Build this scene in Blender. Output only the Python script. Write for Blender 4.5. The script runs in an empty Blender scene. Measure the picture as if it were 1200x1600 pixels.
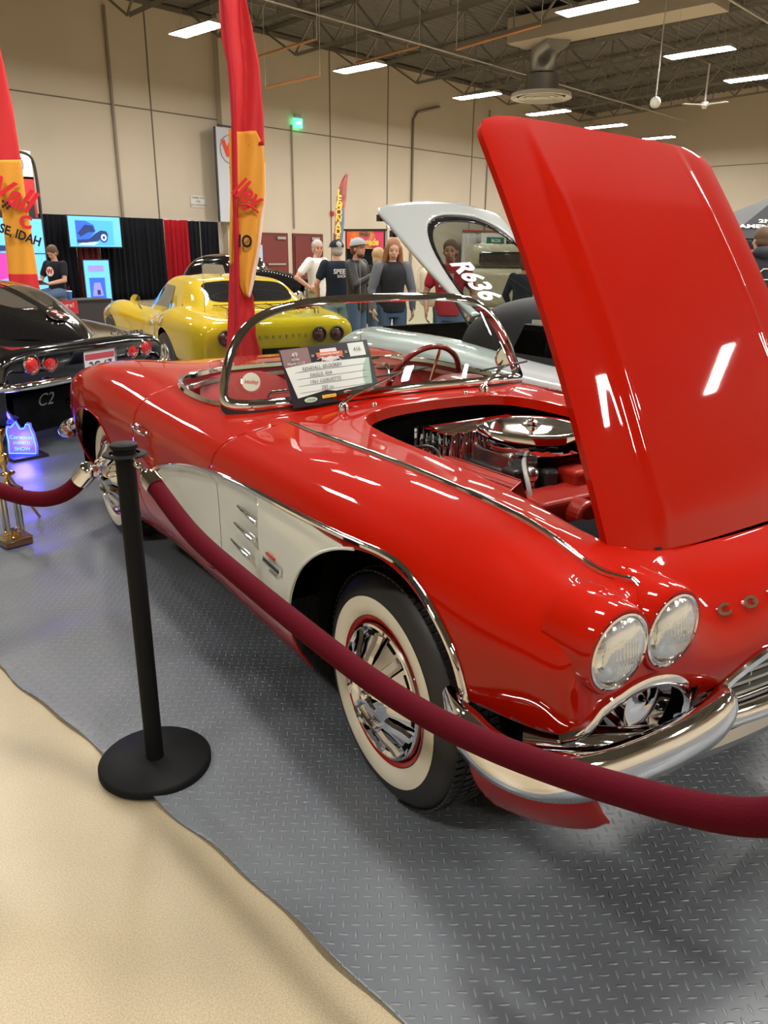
import bpy, math, random
import numpy as np
from mathutils import Matrix, Vector

S = bpy.context.scene
COL = S.collection
PI = math.pi
R = math.radians

# ------------------------------------------------------------------ camera
cam_d = bpy.data.cameras.new('camera'); cam = bpy.data.objects.new('camera', cam_d); COL.objects.link(cam)
cam_d.sensor_fit = 'VERTICAL'; cam_d.sensor_height = 36.0; cam_d.lens = 36.0 * 1212.7 / 1600.0
cam_d.clip_start = 0.05; cam_d.clip_end = 200
_R = [[0.6880098449, -0.7256444648, 0.0090864717], [0.2265119271, 0.2266259114, 0.9472766455], [0.6894452845, 0.6496774638, -0.3202879843]]
cam.matrix_world = Matrix(((_R[0][0], _R[1][0], -_R[2][0], 0.0), (_R[0][1], _R[1][1], -_R[2][1], 0.0), (_R[0][2], _R[1][2], -_R[2][2], 1.51105), (0, 0, 0, 1)))
S.camera = cam

# ------------------------------------------------------------------ world, exposure
W = bpy.data.worlds.new('hall_ambient'); S.world = W; W.use_nodes = True
W.node_tree.nodes['Background'].inputs[0].default_value = (0.9, 0.86, 0.8, 1); W.node_tree.nodes['Background'].inputs[1].default_value = 0.004
S.view_settings.view_transform = 'Standard'; S.view_settings.look = 'None'; S.view_settings.gamma = 1; S.view_settings.use_curve_mapping = False
S.view_settings.exposure = 1.24
LAMP = 60.0          # emission of the high bay tubes
try:
    S.cycles.max_bounces = 8; S.cycles.use_denoising = True; S.cycles.caustics_reflective = False; S.cycles.caustics_refractive = False
    S.cycles.sample_clamp_indirect = 4.0
except Exception: pass

# ------------------------------------------------------------------ materials
MATS = {}
def mat(name, col, rough=0.5, metal=0.0, coat=0.0, emit=None, es=1.0, spec=0.5, noise=None, trans=0.0, alpha=1.0, bump=None, sheen=0.0):
    if name in MATS: return MATS[name]
    m = bpy.data.materials.new(name); m.use_nodes = True
    nt = m.node_tree; b = nt.nodes['Principled BSDF']; MATS[name] = m
    c = (col[0], col[1], col[2], 1)
    b.inputs['Base Color'].default_value = c; b.inputs['Roughness'].default_value = rough; b.inputs['Metallic'].default_value = metal
    b.inputs['Coat Weight'].default_value = coat; b.inputs['Coat Roughness'].default_value = 0.03
    b.inputs['Specular IOR Level'].default_value = spec
    b.inputs['Transmission Weight'].default_value = trans; b.inputs['Alpha'].default_value = alpha
    if sheen: b.inputs['Sheen Weight'].default_value = sheen; b.inputs['Sheen Roughness'].default_value = 0.4; b.inputs['Sheen Tint'].default_value = c
    if emit: b.inputs['Emission Color'].default_value = (*emit, 1); b.inputs['Emission Strength'].default_value = es
    m.diffuse_color = c
    if noise or bump:
        tc = nt.nodes.new('ShaderNodeTexCoord')
    if noise:                                   # (scale, amount)
        n = nt.nodes.new('ShaderNodeTexNoise'); n.inputs['Scale'].default_value = noise[0]; n.inputs['Detail'].default_value = 6
        nt.links.new(tc.outputs['Object'], n.inputs['Vector'])
        r = nt.nodes.new('ShaderNodeValToRGB'); a = noise[1]
        r.color_ramp.elements[0].position = 0.3; r.color_ramp.elements[1].position = 0.7
        r.color_ramp.elements[0].color = (c[0]*(1-a), c[1]*(1-a), c[2]*(1-a), 1); r.color_ramp.elements[1].color = (min(1, c[0]*(1+a)), min(1, c[1]*(1+a)), min(1, c[2]*(1+a)), 1)
        nt.links.new(n.outputs['Fac'], r.inputs['Fac']); nt.links.new(r.outputs['Color'], b.inputs['Base Color'])
    if bump:                                    # (scale, strength)
        n = nt.nodes.new('ShaderNodeTexNoise'); n.inputs['Scale'].default_value = bump[0]; n.inputs['Detail'].default_value = 4
        nt.links.new(tc.outputs['Object'], n.inputs['Vector'])
        u = nt.nodes.new('ShaderNodeBump'); u.inputs['Strength'].default_value = bump[1]; u.inputs['Distance'].default_value = 0.01
        nt.links.new(n.outputs['Fac'], u.inputs['Height']); nt.links.new(u.outputs['Normal'], b.inputs['Normal'])
    return m

red = mat('red_paint', (0.30, 0.0045, 0.0), 0.5, 0, 0.72, spec=.02)
white_p = mat('white_paint', (0.64, 0.66, 0.60), 0.5, 0, 1.0, spec=.1)
chrome = mat('chrome', (0.86, 0.86, 0.87), 0.05, 1.0)
chrome_d = mat('brushed_metal', (0.55, 0.55, 0.55), 0.25, 1.0)
black = mat('black_plastic', (0.012, 0.012, 0.012), 0.45)
black_g = mat('black_gloss', (0.006, 0.006, 0.007), 0.12, 0, 1.0)
rubber = mat('tyre_rubber', (0.015, 0.015, 0.016), 0.55)
whitewall = mat('whitewall_rubber', (0.66, 0.62, 0.50), 0.45)
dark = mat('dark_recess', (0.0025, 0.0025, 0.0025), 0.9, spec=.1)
red_vinyl = mat('red_vinyl', (0.30, 0.014, 0.014), 0.4, bump=(60, 0.05))
engine_red = mat('engine_enamel', (0.28, 0.012, 0.005), 0.35, 0, 0.4)
velvet = mat('burgundy_velvet', (0.062, 0.0004, 0.005), 0.85, sheen=0.05, spec=.1, bump=(300, 0.2))
def glass_mat(name, tint, a=0.18, rough=0.02):
    m = bpy.data.materials.new(name); m.use_nodes = True; nt = m.node_tree; nt.nodes.clear()
    o = nt.nodes.new('ShaderNodeOutputMaterial'); t = nt.nodes.new('ShaderNodeBsdfTransparent'); g = nt.nodes.new('ShaderNodeBsdfGlossy')
    t.inputs[0].default_value = (*tint, 1); g.inputs['Roughness'].default_value = rough
    lw = nt.nodes.new('ShaderNodeLayerWeight'); lw.inputs[0].default_value = .5; pw = nt.nodes.new('ShaderNodeMath'); pw.operation = 'POWER'; pw.inputs[1].default_value = 4.5; nt.links.new(lw.outputs['Facing'], pw.inputs[0])
    f = nt.nodes.new('ShaderNodeMath'); f.operation = 'MULTIPLY_ADD'; f.inputs[1].default_value = .9; f.inputs[2].default_value = .07; nt.links.new(pw.outputs[0], f.inputs[0])
    x = nt.nodes.new('ShaderNodeMixShader'); nt.links.new(f.outputs[0], x.inputs[0]); nt.links.new(t.outputs[0], x.inputs[1]); nt.links.new(g.outputs[0], x.inputs[2])
    nt.links.new(x.outputs[0], o.inputs['Surface']); MATS[name] = m; return m
glass = glass_mat('windshield_glass', (0.80, 0.90, 0.86))
glass_dark = glass_mat('smoked_glass', (0.25, 0.27, 0.27)); glass_mid = glass_mat('tinted_glass', (0.42, 0.46, 0.44))

# ------------------------------------------------------------------ mesh tools
class MB:
    def __init__(s): s.v = []; s.f = []; s.m = []
    def add(s, v, f, mi=0):
        o = len(s.v); s.v += [tuple(map(float, p)) for p in v]; s.f += [tuple(i + o for i in q) for q in f]; s.m += [mi] * len(f); return s
    def box(s, c, d, rot=None, mi=0):
        x, y, z = d[0]/2, d[1]/2, d[2]/2
        v = [Vector((a, b, e)) for e in (-z, z) for b in (-y, y) for a in (-x, x)]
        if rot is not None: v = [rot @ p for p in v]
        v = [p + Vector(c) for p in v]
        return s.add(v, [(0, 2, 3, 1), (4, 5, 7, 6), (0, 1, 5, 4), (2, 6, 7, 3), (0, 4, 6, 2), (1, 3, 7, 5)], mi)
    def beam(s, a, b, w, h, mi=0):
        a = Vector(a); b = Vector(b); d = b - a
        q = d.to_track_quat('X', 'Z').to_matrix()
        return s.box((a + b) / 2, (d.length, w, h), q, mi)
    def lathe(s, prof, n=32, c=(0, 0, 0), axis='z', mi=0, cap=True, rot=None):
        v = []; f = []
        for r, h in prof:
            for i in range(n):
                a = 2 * PI * i / n
                p = (r * math.cos(a), r * math.sin(a), h)
                if axis == 'y': p = (p[0], p[2], p[1])
                if axis == 'x': p = (p[2], p[0], p[1])
                if rot is not None: p = rot @ Vector(p)
                v.append((p[0] + c[0], p[1] + c[1], p[2] + c[2]))
        for k in range(len(prof) - 1):
            for i in range(n):
                j = (i + 1) % n
                f.append((k * n + i, k * n + j, (k + 1) * n + j, (k + 1) * n + i))
        if cap:
            if prof[0][0] > 1e-5: f.append(tuple(range(n - 1, -1, -1)))
            if prof[-1][0] > 1e-5: f.append(tuple((len(prof) - 1) * n + i for i in range(n)))
        return s.add(v, f, mi)
    def cyl(s, a, b, r, n=12, mi=0, r2=None):
        a = Vector(a); b = Vector(b); d = b - a; q = d.to_track_quat('Z', 'Y').to_matrix()
        return s.lathe([(r, 0), (r if r2 is None else r2, d.length)], n, a, 'z', mi, True, q)
    def sphere(s, c, r, n=16, mi=0, sc=(1, 1, 1), rot=None):
        m = n // 2; v = []; f = []
        for k in range(m + 1):
            t = PI * k / m
            for i in range(n):
                a = 2 * PI * i / n
                p = Vector((r * sc[0] * math.sin(t) * math.cos(a), r * sc[1] * math.sin(t) * math.sin(a), r * sc[2] * math.cos(t)))
                if rot is not None: p = rot @ p
                v.append(p + Vector(c))
        for k in range(m):
            for i in range(n):
                j = (i + 1) % n; f.append((k * n + i, (k + 1) * n + i, (k + 1) * n + j, k * n + j))
        return s.add(v, f, mi)
    def sweep(s, path, prof, up=(0, 0, 1), closed=False, mi=0, caps=True, scale=None, upf=None):
        """prof: list of (side, up) pairs swept along path."""
        P = [Vector(p) for p in path]; n = len(P); k = len(prof); v = []; f = []
        for i, p in enumerate(P):
            if closed: t = P[(i + 1) % n] - P[i - 1]
            else: t = P[min(i + 1, n - 1)] - P[max(i - 1, 0)]
            t.normalize(); u0 = Vector(upf[i]) if upf is not None else Vector(up)
            sd = t.cross(u0)
            if sd.length < 1e-4: sd = t.cross(Vector((1, 0, 0)))
            sd.normalize(); u = sd.cross(t).normalized(); sc = 1 if scale is None else scale[i]
            for a, b in prof: v.append(p + sd * a * sc + u * b * sc)
        for i in range(n if closed else n - 1):
            j = (i + 1) % n
            for a in range(k):
                b = (a + 1) % k; f.append((i * k + a, i * k + b, j * k + b, j * k + a))
        if caps and not closed: f += [tuple(range(k)), tuple((n - 1) * k + a for a in range(k - 1, -1, -1))]
        return s.add(v, f, mi)
    def tube(s, path, r, n=10, closed=False, mi=0, scale=None):
        prof = [(r * math.cos(2 * PI * i / n), r * math.sin(2 * PI * i / n)) for i in range(n)]
        return s.sweep(path, prof, (0.03, 0.02, 1), closed, mi, True, scale)
    def grid(s, G, mi=0, flip=False):
        G = np.asarray(G); a, b = G.shape[:2]; f = []
        for i in range(a - 1):
            for j in range(b - 1):
                q = (i * b + j, i * b + j + 1, (i + 1) * b + j + 1, (i + 1) * b + j); f.append(q[::-1] if flip else q)
        return s.add(G.reshape(-1, 3), f, mi)
    def poly(s, pts, thick, axis='y', c=(0, 0, 0), mi=0):
        """extrude a 2D outline by thick along axis"""
        n = len(pts); v = []
        for h in (-thick / 2, thick / 2):
            for a, b in pts:
                p = {'y': (a, h, b), 'x': (h, a, b), 'z': (a, b, h)}[axis]; v.append((p[0] + c[0], p[1] + c[1], p[2] + c[2]))
        f = [tuple(range(n)), tuple(range(2 * n - 1, n - 1, -1))] + [(i, (i + 1) % n, n + (i + 1) % n, n + i) for i in range(n)]
        return s.add(v, f, mi)
    def mesh(s, name, mats, smooth=True, sharp=40):
        me = bpy.data.meshes.new(name); me.from_pydata(s.v, [], s.f)
        for m in (mats if isinstance(mats, (list, tuple)) else [mats]): me.materials.append(m)
        me.polygons.foreach_set('material_index', s.m)
        me.update(); me.validate()
        if smooth:
            me.polygons.foreach_set('use_smooth', [True] * len(me.polygons))
            if sharp: me.set_sharp_from_angle(angle=R(sharp))
        return me
    def build(s, name, mats, parent=None, smooth=True, sharp=40, loc=None, rotz=None, mods=()):
        o = bpy.data.objects.new(name, s.mesh(name, mats, smooth, sharp)); COL.objects.link(o)
        if parent is not None: o.parent = parent
        if loc is not None: o.location = loc
        if rotz is not None: o.rotation_euler = (0, 0, rotz)
        for m in mods: add_mod(o, m[0], **m[1])
        return o
def add_mod(o, kind, **k):
    m = o.modifiers.new(kind.lower(), kind)
    for a, b in k.items(): setattr(m, a, b)
    return m
def tag(o, label=None, cat=None, group=None, kind=None):
    if label: o['label'] = label
    if cat: o['category'] = cat
    if group: o['group'] = group
    if kind: o['kind'] = kind
    return o
def thing(name, label, cat, loc=(0, 0, 0), rotz=0, group=None):
    o = bpy.data.objects.new(name, None); COL.objects.link(o); o.empty_display_size = 0.1
    o.location = loc; o.rotation_euler = (0, 0, rotz); return tag(o, label, cat, group)
def copy_tree(o, loc=None, rotz=None, label=None, parent=None):
    c = o.copy(); COL.objects.link(c)
    if parent is not None: c.parent = parent
    if loc is not None: c.location = loc
    if rotz is not None: c.rotation_euler = (0, 0, rotz)
    if label: c['label'] = label
    for ch in [x for x in COL.objects if x.parent == o]: copy_tree(ch, parent=c)
    return c
def struct(o): o['kind'] = 'structure'; return o
_ec = []
def text(name, s, size, m, parent=None, mw=None, ext=0.001, align='CENTER', sx=1.0, shear=0.0, spacing=1.0, bold=0.0):
    cu = bpy.data.curves.new(name, 'FONT'); cu.body = s; cu.size = size; cu.extrude = ext; cu.align_x = align; cu.align_y = 'CENTER'; cu.shear = shear
    cu.space_character = spacing; cu.offset = bold; cu.resolution_u = 3
    t = bpy.data.objects.new(name, cu); COL.objects.link(t)
    dg = bpy.context.evaluated_depsgraph_get(); me = bpy.data.meshes.new_from_object(t.evaluated_get(dg)); me.name = name
    bpy.data.objects.remove(t); bpy.data.curves.remove(cu)
    if sx != 1.0:
        for v in me.vertices: v.co.x *= sx
    me.materials.clear(); me.materials.append(m)
    o = bpy.data.objects.new(name, me); COL.objects.link(o)
    if parent is not None: o.parent = parent
    if mw is not None: o.matrix_local = mw
    return o
def frame(o, x, y):
    """matrix with origin o, local x axis x, local y axis y (text plane), z = x cross y"""
    x = Vector(x).normalized(); y = Vector(y); z = x.cross(y).normalized(); y = z.cross(x)
    return Matrix(((x.x, y.x, z.x, o[0]), (x.y, y.y, z.y, o[1]), (x.z, y.z, z.z, o[2]), (0, 0, 0, 1)))

# cubic spline through points along axis 0 (C2, natural)
def spline(K, n, knots=None):
    K = np.asarray(K, float); m = len(K); sh = K.shape[1:]; K = K.reshape(m, -1)
    if knots is None:
        d = np.linalg.norm(np.diff(K, axis=0), axis=1); knots = np.concatenate([[0], np.cumsum(np.maximum(d, 1e-6) ** 0.8)])
    t = np.asarray(knots, float); h = np.diff(t); A = np.eye(m); B = np.zeros_like(K)
    for i in range(1, m - 1):
        A[i, i-1] = h[i-1]; A[i, i] = 2 * (h[i-1] + h[i]); A[i, i+1] = h[i]
        B[i] = 6 * ((K[i+1] - K[i]) / h[i] - (K[i] - K[i-1]) / h[i-1])
    M = np.linalg.solve(A, B)
    x = np.linspace(t[0], t[-1], n) if np.isscalar(n) else np.asarray(n)
    i = np.clip(np.searchsorted(t, x, side='right') - 1, 0, m - 2)
    a = (t[i+1] - x)[:, None]; b = (x - t[i])[:, None]; hh = h[i][:, None]
    out = M[i] * a**3 / (6*hh) + M[i+1] * b**3 / (6*hh) + (K[i]/hh - M[i]*hh/6) * a + (K[i+1]/hh - M[i+1]*hh/6) * b
    return out.reshape((len(x),) + sh)
def curve(pts, n=40, closed=False):
    P = [list(p) for p in pts]
    if closed:
        k = len(P); ext = P[-3:] + P + P[:3]
        K = np.array(ext, float); d = np.linalg.norm(np.diff(K, axis=0), axis=1) ** 0.8; t = np.concatenate([[0], np.cumsum(d)])
        return spline(K, np.linspace(t[3], t[3 + k], n + 1)[:-1], t)
    return spline(P, n)
def net(cols, nu, nv, mirror=True):
    """cols: [columns][rows](x,y,z), rows from right side (y<0) to the centre line; returns dense full-width grid"""
    K = np.asarray(cols, float)
    if mirror:
        L = K[:, :-1][:, ::-1].copy(); L[..., 1] *= -1; K = np.concatenate([K, L], 1)
    ku = np.concatenate([[0], np.cumsum(np.mean(np.linalg.norm(np.diff(K, axis=0), axis=2), 1) ** 0.8)])
    kv = np.concatenate([[0], np.cumsum(np.mean(np.linalg.norm(np.diff(K, axis=1), axis=2), 0) ** 0.8)])
    G = spline(K, nu, ku); G = np.swapaxes(spline(np.swapaxes(G, 0, 1), nv, kv), 0, 1)
    return G
def poly_sdf(P, poly):
    """signed distance (negative inside) of 2D points to a closed polygon"""
    P = np.asarray(P, float); V = np.asarray(poly, float); n = len(V)
    d = np.full(len(P), 1e9); inside = np.zeros(len(P), bool)
    for i in range(n):
        a = V[i]; b = V[(i + 1) % n]; e = b - a; w = P - a
        t = np.clip((w @ e) / max(e @ e, 1e-12), 0, 1); q = w - t[:, None] * e; d = np.minimum(d, (q ** 2).sum(1))
        c = (a[1] <= P[:, 1]) != (b[1] <= P[:, 1])
        with np.errstate(divide='ignore', invalid='ignore'):
            xi = a[0] + (P[:, 1] - a[1]) / (b[1] - a[1] if b[1] != a[1] else 1e-12) * e[0]
        inside ^= c & (P[:, 0] < xi)
    d = np.sqrt(d); return np.where(inside, -d, d)
class Surf:
    """polygon soup with positions that can be trimmed by fields g(P) >= 0"""
    def __init__(s, P, F): s.P = np.asarray(P, float); s.F = F
    @staticmethod
    def from_grid(G):
        a, b = G.shape[:2]
        F = [(i*b+j, (i+1)*b+j, (i+1)*b+j+1, i*b+j+1) for i in range(a-1) for j in range(b-1)]
        return Surf(G.reshape(-1, G.shape[-1]), F)
    def clip(s, g):
        v = g(s.P); P = list(s.P); cache = {}; F = []
        keep = v >= 0
        def cut(i, j):
            k = (min(i, j), max(i, j))
            if k not in cache:
                t = v[i] / (v[i] - v[j]); cache[k] = len(P); P.append(s.P[i] + t * (s.P[j] - s.P[i]))
            return cache[k]
        for f in s.F:
            ks = [keep[i] for i in f]
            if all(ks): F.append(f); continue
            if not any(ks): continue
            o = []
            for a in range(len(f)):
                i = f[a]; j = f[(a + 1) % len(f)]
                if keep[i]: o.append(i)
                if keep[i] != keep[j]: o.append(cut(i, j))
            if len(o) >= 3: F.append(tuple(o))
        P = np.array(P); used = sorted({i for f in F for i in f}); m = {u: k for k, u in enumerate(used)}
        return Surf(P[used] if used else P[:0], [tuple(m[i] for i in f) for f in F])
    def mb(s, off=None):
        b = MB(); b.add(s.P[:, :3], s.F); return b
# ================================================================== the red roadster (x forward from the front axle, y left, z up)
CAR_O = (2.15673, 1.12590, 0.0); CAR_YAW = -1.7905
car = thing('roadster', 'red 1961 convertible with white side coves, wraparound windshield and front-hinged hood raised', 'car', CAR_O, CAR_YAW)
XS = [-3.60, -3.45, -3.2, -2.9, -2.6, -2.25, -1.9, -1.5, -1.1, -.7, -.3, .1, .45, .60]
ROWS = [  # per row: x keys -> (y, z)
 {-3.6: (-.60, .42), -3.2: (-.72, .34), -2.9: (-.80, .27), -1.9: (-.82, .25), -.7: (-.82, .25), .1: (-.82, .25), .45: (-.79, .27), .60: (-.745, .29)},
 {-3.6: (-.68, .50), -3.2: (-.79, .43), -2.9: (-.86, .38), -1.9: (-.885, .37), -.7: (-.885, .37), .1: (-.885, .37), .45: (-.87, .38), .60: (-.835, .39)},
 {-3.6: (-.73, .57), -3.2: (-.84, .54), -2.9: (-.905, .54), -2.6: (-.915, .55), -1.9: (-.91, .55), -.7: (-.91, .55), .1: (-.92, .55), .45: (-.905, .53), .60: (-.875, .52)},
 {-3.6: (-.74, .63), -3.2: (-.85, .66), -2.9: (-.915, .70), -2.6: (-.93, .73), -1.9: (-.91, .74), -1.1: (-.905, .74), -.7: (-.91, .74), .1: (-.925, .74), .45: (-.91, .69), .60: (-.885, .68)},
 {-3.6: (-.72, .675), -3.2: (-.83, .75), -2.9: (-.895, .82), -2.6: (-.905, .86), -1.9: (-.88, .855), -1.1: (-.88, .845), -.7: (-.885, .845), .1: (-.895, .845), .45: (-.885, .81), .60: (-.865, .80)},
 {-3.6: (-.66, .70), -3.2: (-.76, .80), -2.9: (-.82, .88), -2.6: (-.825, .925), -2.25: (-.81, .935), -1.9: (-.80, .92), -1.1: (-.805, .905), -.7: (-.81, .905), .1: (-.81, .915), .45: (-.79, .892), .60: (-.767, .880)},
 {-3.6: (-.58, .71), -3.2: (-.66, .82), -2.9: (-.71, .90), -2.6: (-.715, .945), -2.25: (-.71, .955), -1.9: (-.70, .945), -1.1: (-.70, .93), -.7: (-.69, .928), .1: (-.69, .935), .45: (-.68, .900), .60: (-.675, .872)},
 {-3.6: (-.50, .715), -3.2: (-.56, .82), -2.9: (-.59, .90), -2.6: (-.60, .945), -2.25: (-.60, .955), -1.9: (-.60, .945), -1.1: (-.60, .945), -.7: (-.60, .935), .1: (-.60, .930), .45: (-.60, .898), .60: (-.595, .876)},
 {-3.6: (-.38, .72), -3.2: (-.42, .81), -2.9: (-.44, .885), -2.6: (-.45, .93), -2.25: (-.46, .95), -1.9: (-.47, .95), -1.1: (-.47, .955), -.7: (-.47, .935), .1: (-.48, .915), .45: (-.48, .873), .60: (-.48, .838)},
 {-3.6: (-.20, .72), -3.2: (-.22, .80), -2.9: (-.23, .88), -2.6: (-.24, .925), -2.25: (-.24, .95), -1.9: (-.25, .955), -1.1: (-.25, .97), -.7: (-.25, .95), .1: (-.25, .915), .45: (-.25, .865), .60: (-.255, .822)},
 {-3.6: (0, .72), -3.2: (0, .80), -2.9: (0, .88), -2.6: (0, .925), -2.25: (0, .95), -1.9: (0, .955), -1.1: (0, .975), -.7: (0, .955), .1: (0, .92), .45: (0, .868), .60: (0, .825)},
]
def row_at(r, x):
    k = sorted(ROWS[r]); V = np.array([[a, *ROWS[r][a]] for a in k])
    return spline(V[:, 1:], np.array([x]), V[:, 0])[0]
cols = []
for x in XS:
    cols.append([(x, *row_at(r, x)) for r in range(11)])
cols.append([(.665, -.69, .30), (.675, -.79, .40), (.685, -.835, .52), (.69, -.862, .67), (.70, -.853, .795), (.70, -.757, .884), (.695, -.677, .864), (.70, -.597, .882), (.69, -.486, .785), (.685, -.26, .765), (.69, 0, .77)])
cols.append([(.680, -.67, .31), (.70, -.76, .41), (.715, -.80, .53), (.722, -.825, .67), (.725, -.825, .78), (.727, -.757, .82), (.725, -.677, .81), (.727, -.597, .81), (.725, -.488, .72), (.728, -.26, .705), (.735, 0, .71)])
cols.append([(.685, -.66, .315), (.71, -.74, .42), (.722, -.78, .53), (.727, -.795, .66), (.730, -.785, .715), (.732, -.745, .715), (.73, -.677, .71), (.732, -.605, .705), (.735, -.485, .65), (.745, -.25, .645), (.75, 0, .65)])
cols.append([(.685, -.65, .315), (.705, -.73, .42), (.715, -.765, .52), (.72, -.775, .61), (.72, -.755, .63), (.718, -.71, .625), (.715, -.655, .618), (.715, -.585, .605), (.715, -.465, .57), (.73, -.24, .575), (.735, 0, .58)])
cols.append([(.68, -.645, .31), (.70, -.715, .40), (.705, -.74, .47), (.705, -.74, .50), (.705, -.715, .495), (.70, -.665, .485), (.70, -.61, .48), (.70, -.54, .475), (.70, -.42, .465), (.705, -.22, .465), (.705, 0, .465)])
cols.append([(.64, -.64, .29), (.65, -.68, .33), (.65, -.69, .35), (.65, -.68, .36), (.65, -.65, .355), (.65, -.60, .345), (.65, -.54, .34), (.65, -.47, .335), (.65, -.36, .33), (.65, -.19, .33), (.65, 0, .33)])
G = net(cols, 330, 300)
NU = G.shape[0]
U = np.repeat(np.arange(NU), G.shape[1]).reshape(NU, G.shape[1], 1)
# a pocket of the cove: body side sinks 14 mm inside it
COVE = curve([(-1.56, .60), (-1.40, .685), (-1.18, .735), (-.92, .772), (-.55, .797), (-.25, .805), (-.10, .80)], 30).tolist() + [[0.0, .80], [0.0, .44]] + curve([(-.40, .445), (-.7, .43), (-1.0, .43), (-1.3, .455), (-1.50, .52), (-1.56, .60)], 30).tolist()[:-1]
ARCH_F = curve([(-.37, .10), (-.372, .30), (-.35, .47), (-.25, .64), (-.10, .755), (.05, .808), (.20, .812), (.34, .765), (.43, .68), (.470, .56), (.475, .40), (.45, .10)], 80).tolist()
ARCH_R = curve([(-2.93, .10), (-2.925, .38), (-2.885, .52), (-2.78, .65), (-2.60, .722), (-2.40, .728), (-2.24, .68), (-2.13, .56), (-2.09, .40), (-2.09, .10)], 80).tolist()
HOODO = curve([(-.80, 0), (-.79, .22), (-.745, .37), (-.62, .425), (-.3, .455), (0, .48), (.3, .50), (.44, .49), (.51, .42), (.54, .25), (.55, 0), (.54, -.25), (.51, -.42), (.44, -.49), (.3, -.50), (0, -.48), (-.3, -.455), (-.62, -.425), (-.745, -.37), (-.79, -.22)], 160, True).tolist()
COCK = curve([(-1.02, 0), (-1.03, .3), (-1.08, .55), (-1.20, .69), (-1.45, .735), (-1.70, .71), (-1.88, .62), (-1.97, .45), (-2.0, .2), (-2.0, 0), (-2.0, -.2), (-1.97, -.45), (-1.88, -.62), (-1.70, -.71), (-1.45, -.735), (-1.20, -.69), (-1.08, -.55), (-1.03, -.3)], 160, True).tolist()
DOOR = curve([(-.80, .97), (-.84, .93), (-.90, .86), (-.925, .76), (-.91, .65), (-.92, .50), (-.95, .42), (-1.05, .36), (-1.4, .35), (-1.70, .37), (-1.78, .44), (-1.80, .6), (-1.80, .80), (-1.77, .92), (-1.76, .98)], 90).tolist() + [[-1.76, 1.2], [-.80, 1.2]]
GRILLE = [(0, .658), (-.15, .652), (-.27, .635), (-.35, .60), (-.388, .555), (-.395, .50), (-.395, .44), (-.36, .42), (0, .42), (.36, .42), (.395, .44), (.395, .50), (.388, .555), (.35, .60), (.27, .635), (.15, .652)]
GRILLE = curve(GRILLE, 120, True).tolist()
REC = curve([(-.88, .50), (-.84, .60), (-.79, .652), (-.70, .680), (-.62, .680), (-.55, .655), (-.50, .60), (-.485, .54), (-.485, .47)], 50).tolist() + [[-.52, .445], [-.9, .445]]
def f_xz(poly, s=1, off=0.0): return lambda P: s * (poly_sdf(P[:, [0, 2]], poly) - off)
def side_only(g, ymin=.55, other=1.0): return lambda P: np.where(np.abs(P[:, 1]) > ymin, g(P), other)
def front_only(poly, x0, off=0.0, both=True):
    def g(P):
        d = poly_sdf(P[:, [1, 2]], poly)
        if both: d = np.minimum(d, poly_sdf(P[:, [1, 2]] * [-1, 1], poly))
        return np.where(P[:, 0] > x0, d - off, 1.0)
    return g
base = Surf.from_grid(G)
base = base.clip(side_only(f_xz(ARCH_F))); base = base.clip(side_only(f_xz(ARCH_R)))
base = base.clip(lambda P: np.where((P[:, 0] > -.9) & (P[:, 2] > .8), poly_sdf(P[:, :2], HOODO), 1.0))
base = base.clip(lambda P: np.where((P[:, 0] < -.9) & (P[:, 2] > .8), poly_sdf(P[:, :2], COCK), 1.0))
base = base.clip(front_only(GRILLE, .66, both=False))
base = base.clip(front_only(REC, .66))
# slot above the bumper along the side
SLOT = [(.455, .44), (.455, .605), (.60, .612), (.69, .62), (.80, .625), (.80, .44)]
base = base.clip(side_only(f_xz(SLOT), .45))
cove_f = lambda P: np.where(np.abs(P[:, 1]) > .8, poly_sdf(P[:, [0, 2]], COVE), 1.0)
door_f = lambda P: np.where((np.abs(P[:, 1]) > .70), poly_sdf(P[:, [0, 2]], DOOR), 1.0)
neg = lambda g, off: (lambda P: -g(P) - off)
pos = lambda g, off: (lambda P: g(P) - off)
def cove_sink(b):
    v = np.array(b.v); d = np.clip(-poly_sdf(v[:, [0, 2]], COVE), 0, .05) / .05
    ramp = np.clip((v[:, 0] + .56) / .02, 0, 1); s = d * d * (3 - 2 * d)
    v[:, 1] -= np.sign(v[:, 1]) * (.026 - .018 * ramp) * s; b.v = [tuple(p) for p in v]; return b
body = base.clip(pos(cove_f, 0)).clip(pos(door_f, .0025))
SOL = [('SOLIDIFY', dict(thickness=.006, offset=-1))]
body_o = body.mb().build('body_shell', red, car, sharp=35, mods=SOL)
doors = base.clip(pos(cove_f, 0)).clip(neg(door_f, .0025))
coves = base.clip(neg(cove_f, 0))
for sgn, nm in ((-1, 'right'), (1, 'left')):
    sel = lambda P, s=sgn: P[:, 1] * s
    d = doors.clip(sel).mb().build('door', red, car, sharp=35, mods=SOL)
    c1 = cove_sink(coves.clip(sel).clip(pos(door_f, .002)).mb()).build('cove_panel', white_p, car, sharp=35); c1['label'] = 'white painted cove behind the front wheel'
    c2 = cove_sink(coves.clip(sel).clip(neg(door_f, .002)).mb()).build('door_cove', white_p, d, sharp=35); c2['label'] = 'white painted rear end of the side cove'
GP = G.reshape(-1, 3)
def side_y(x, z):
    m = GP[(GP[:, 1] < -.55)]; d = (m[:, 0] - x) ** 2 + (m[:, 2] - z) ** 2; i = np.argsort(d)[:4]; w = 1 / (d[i] + 1e-8); return float((m[i, 1] * w).sum() / w.sum())
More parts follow.
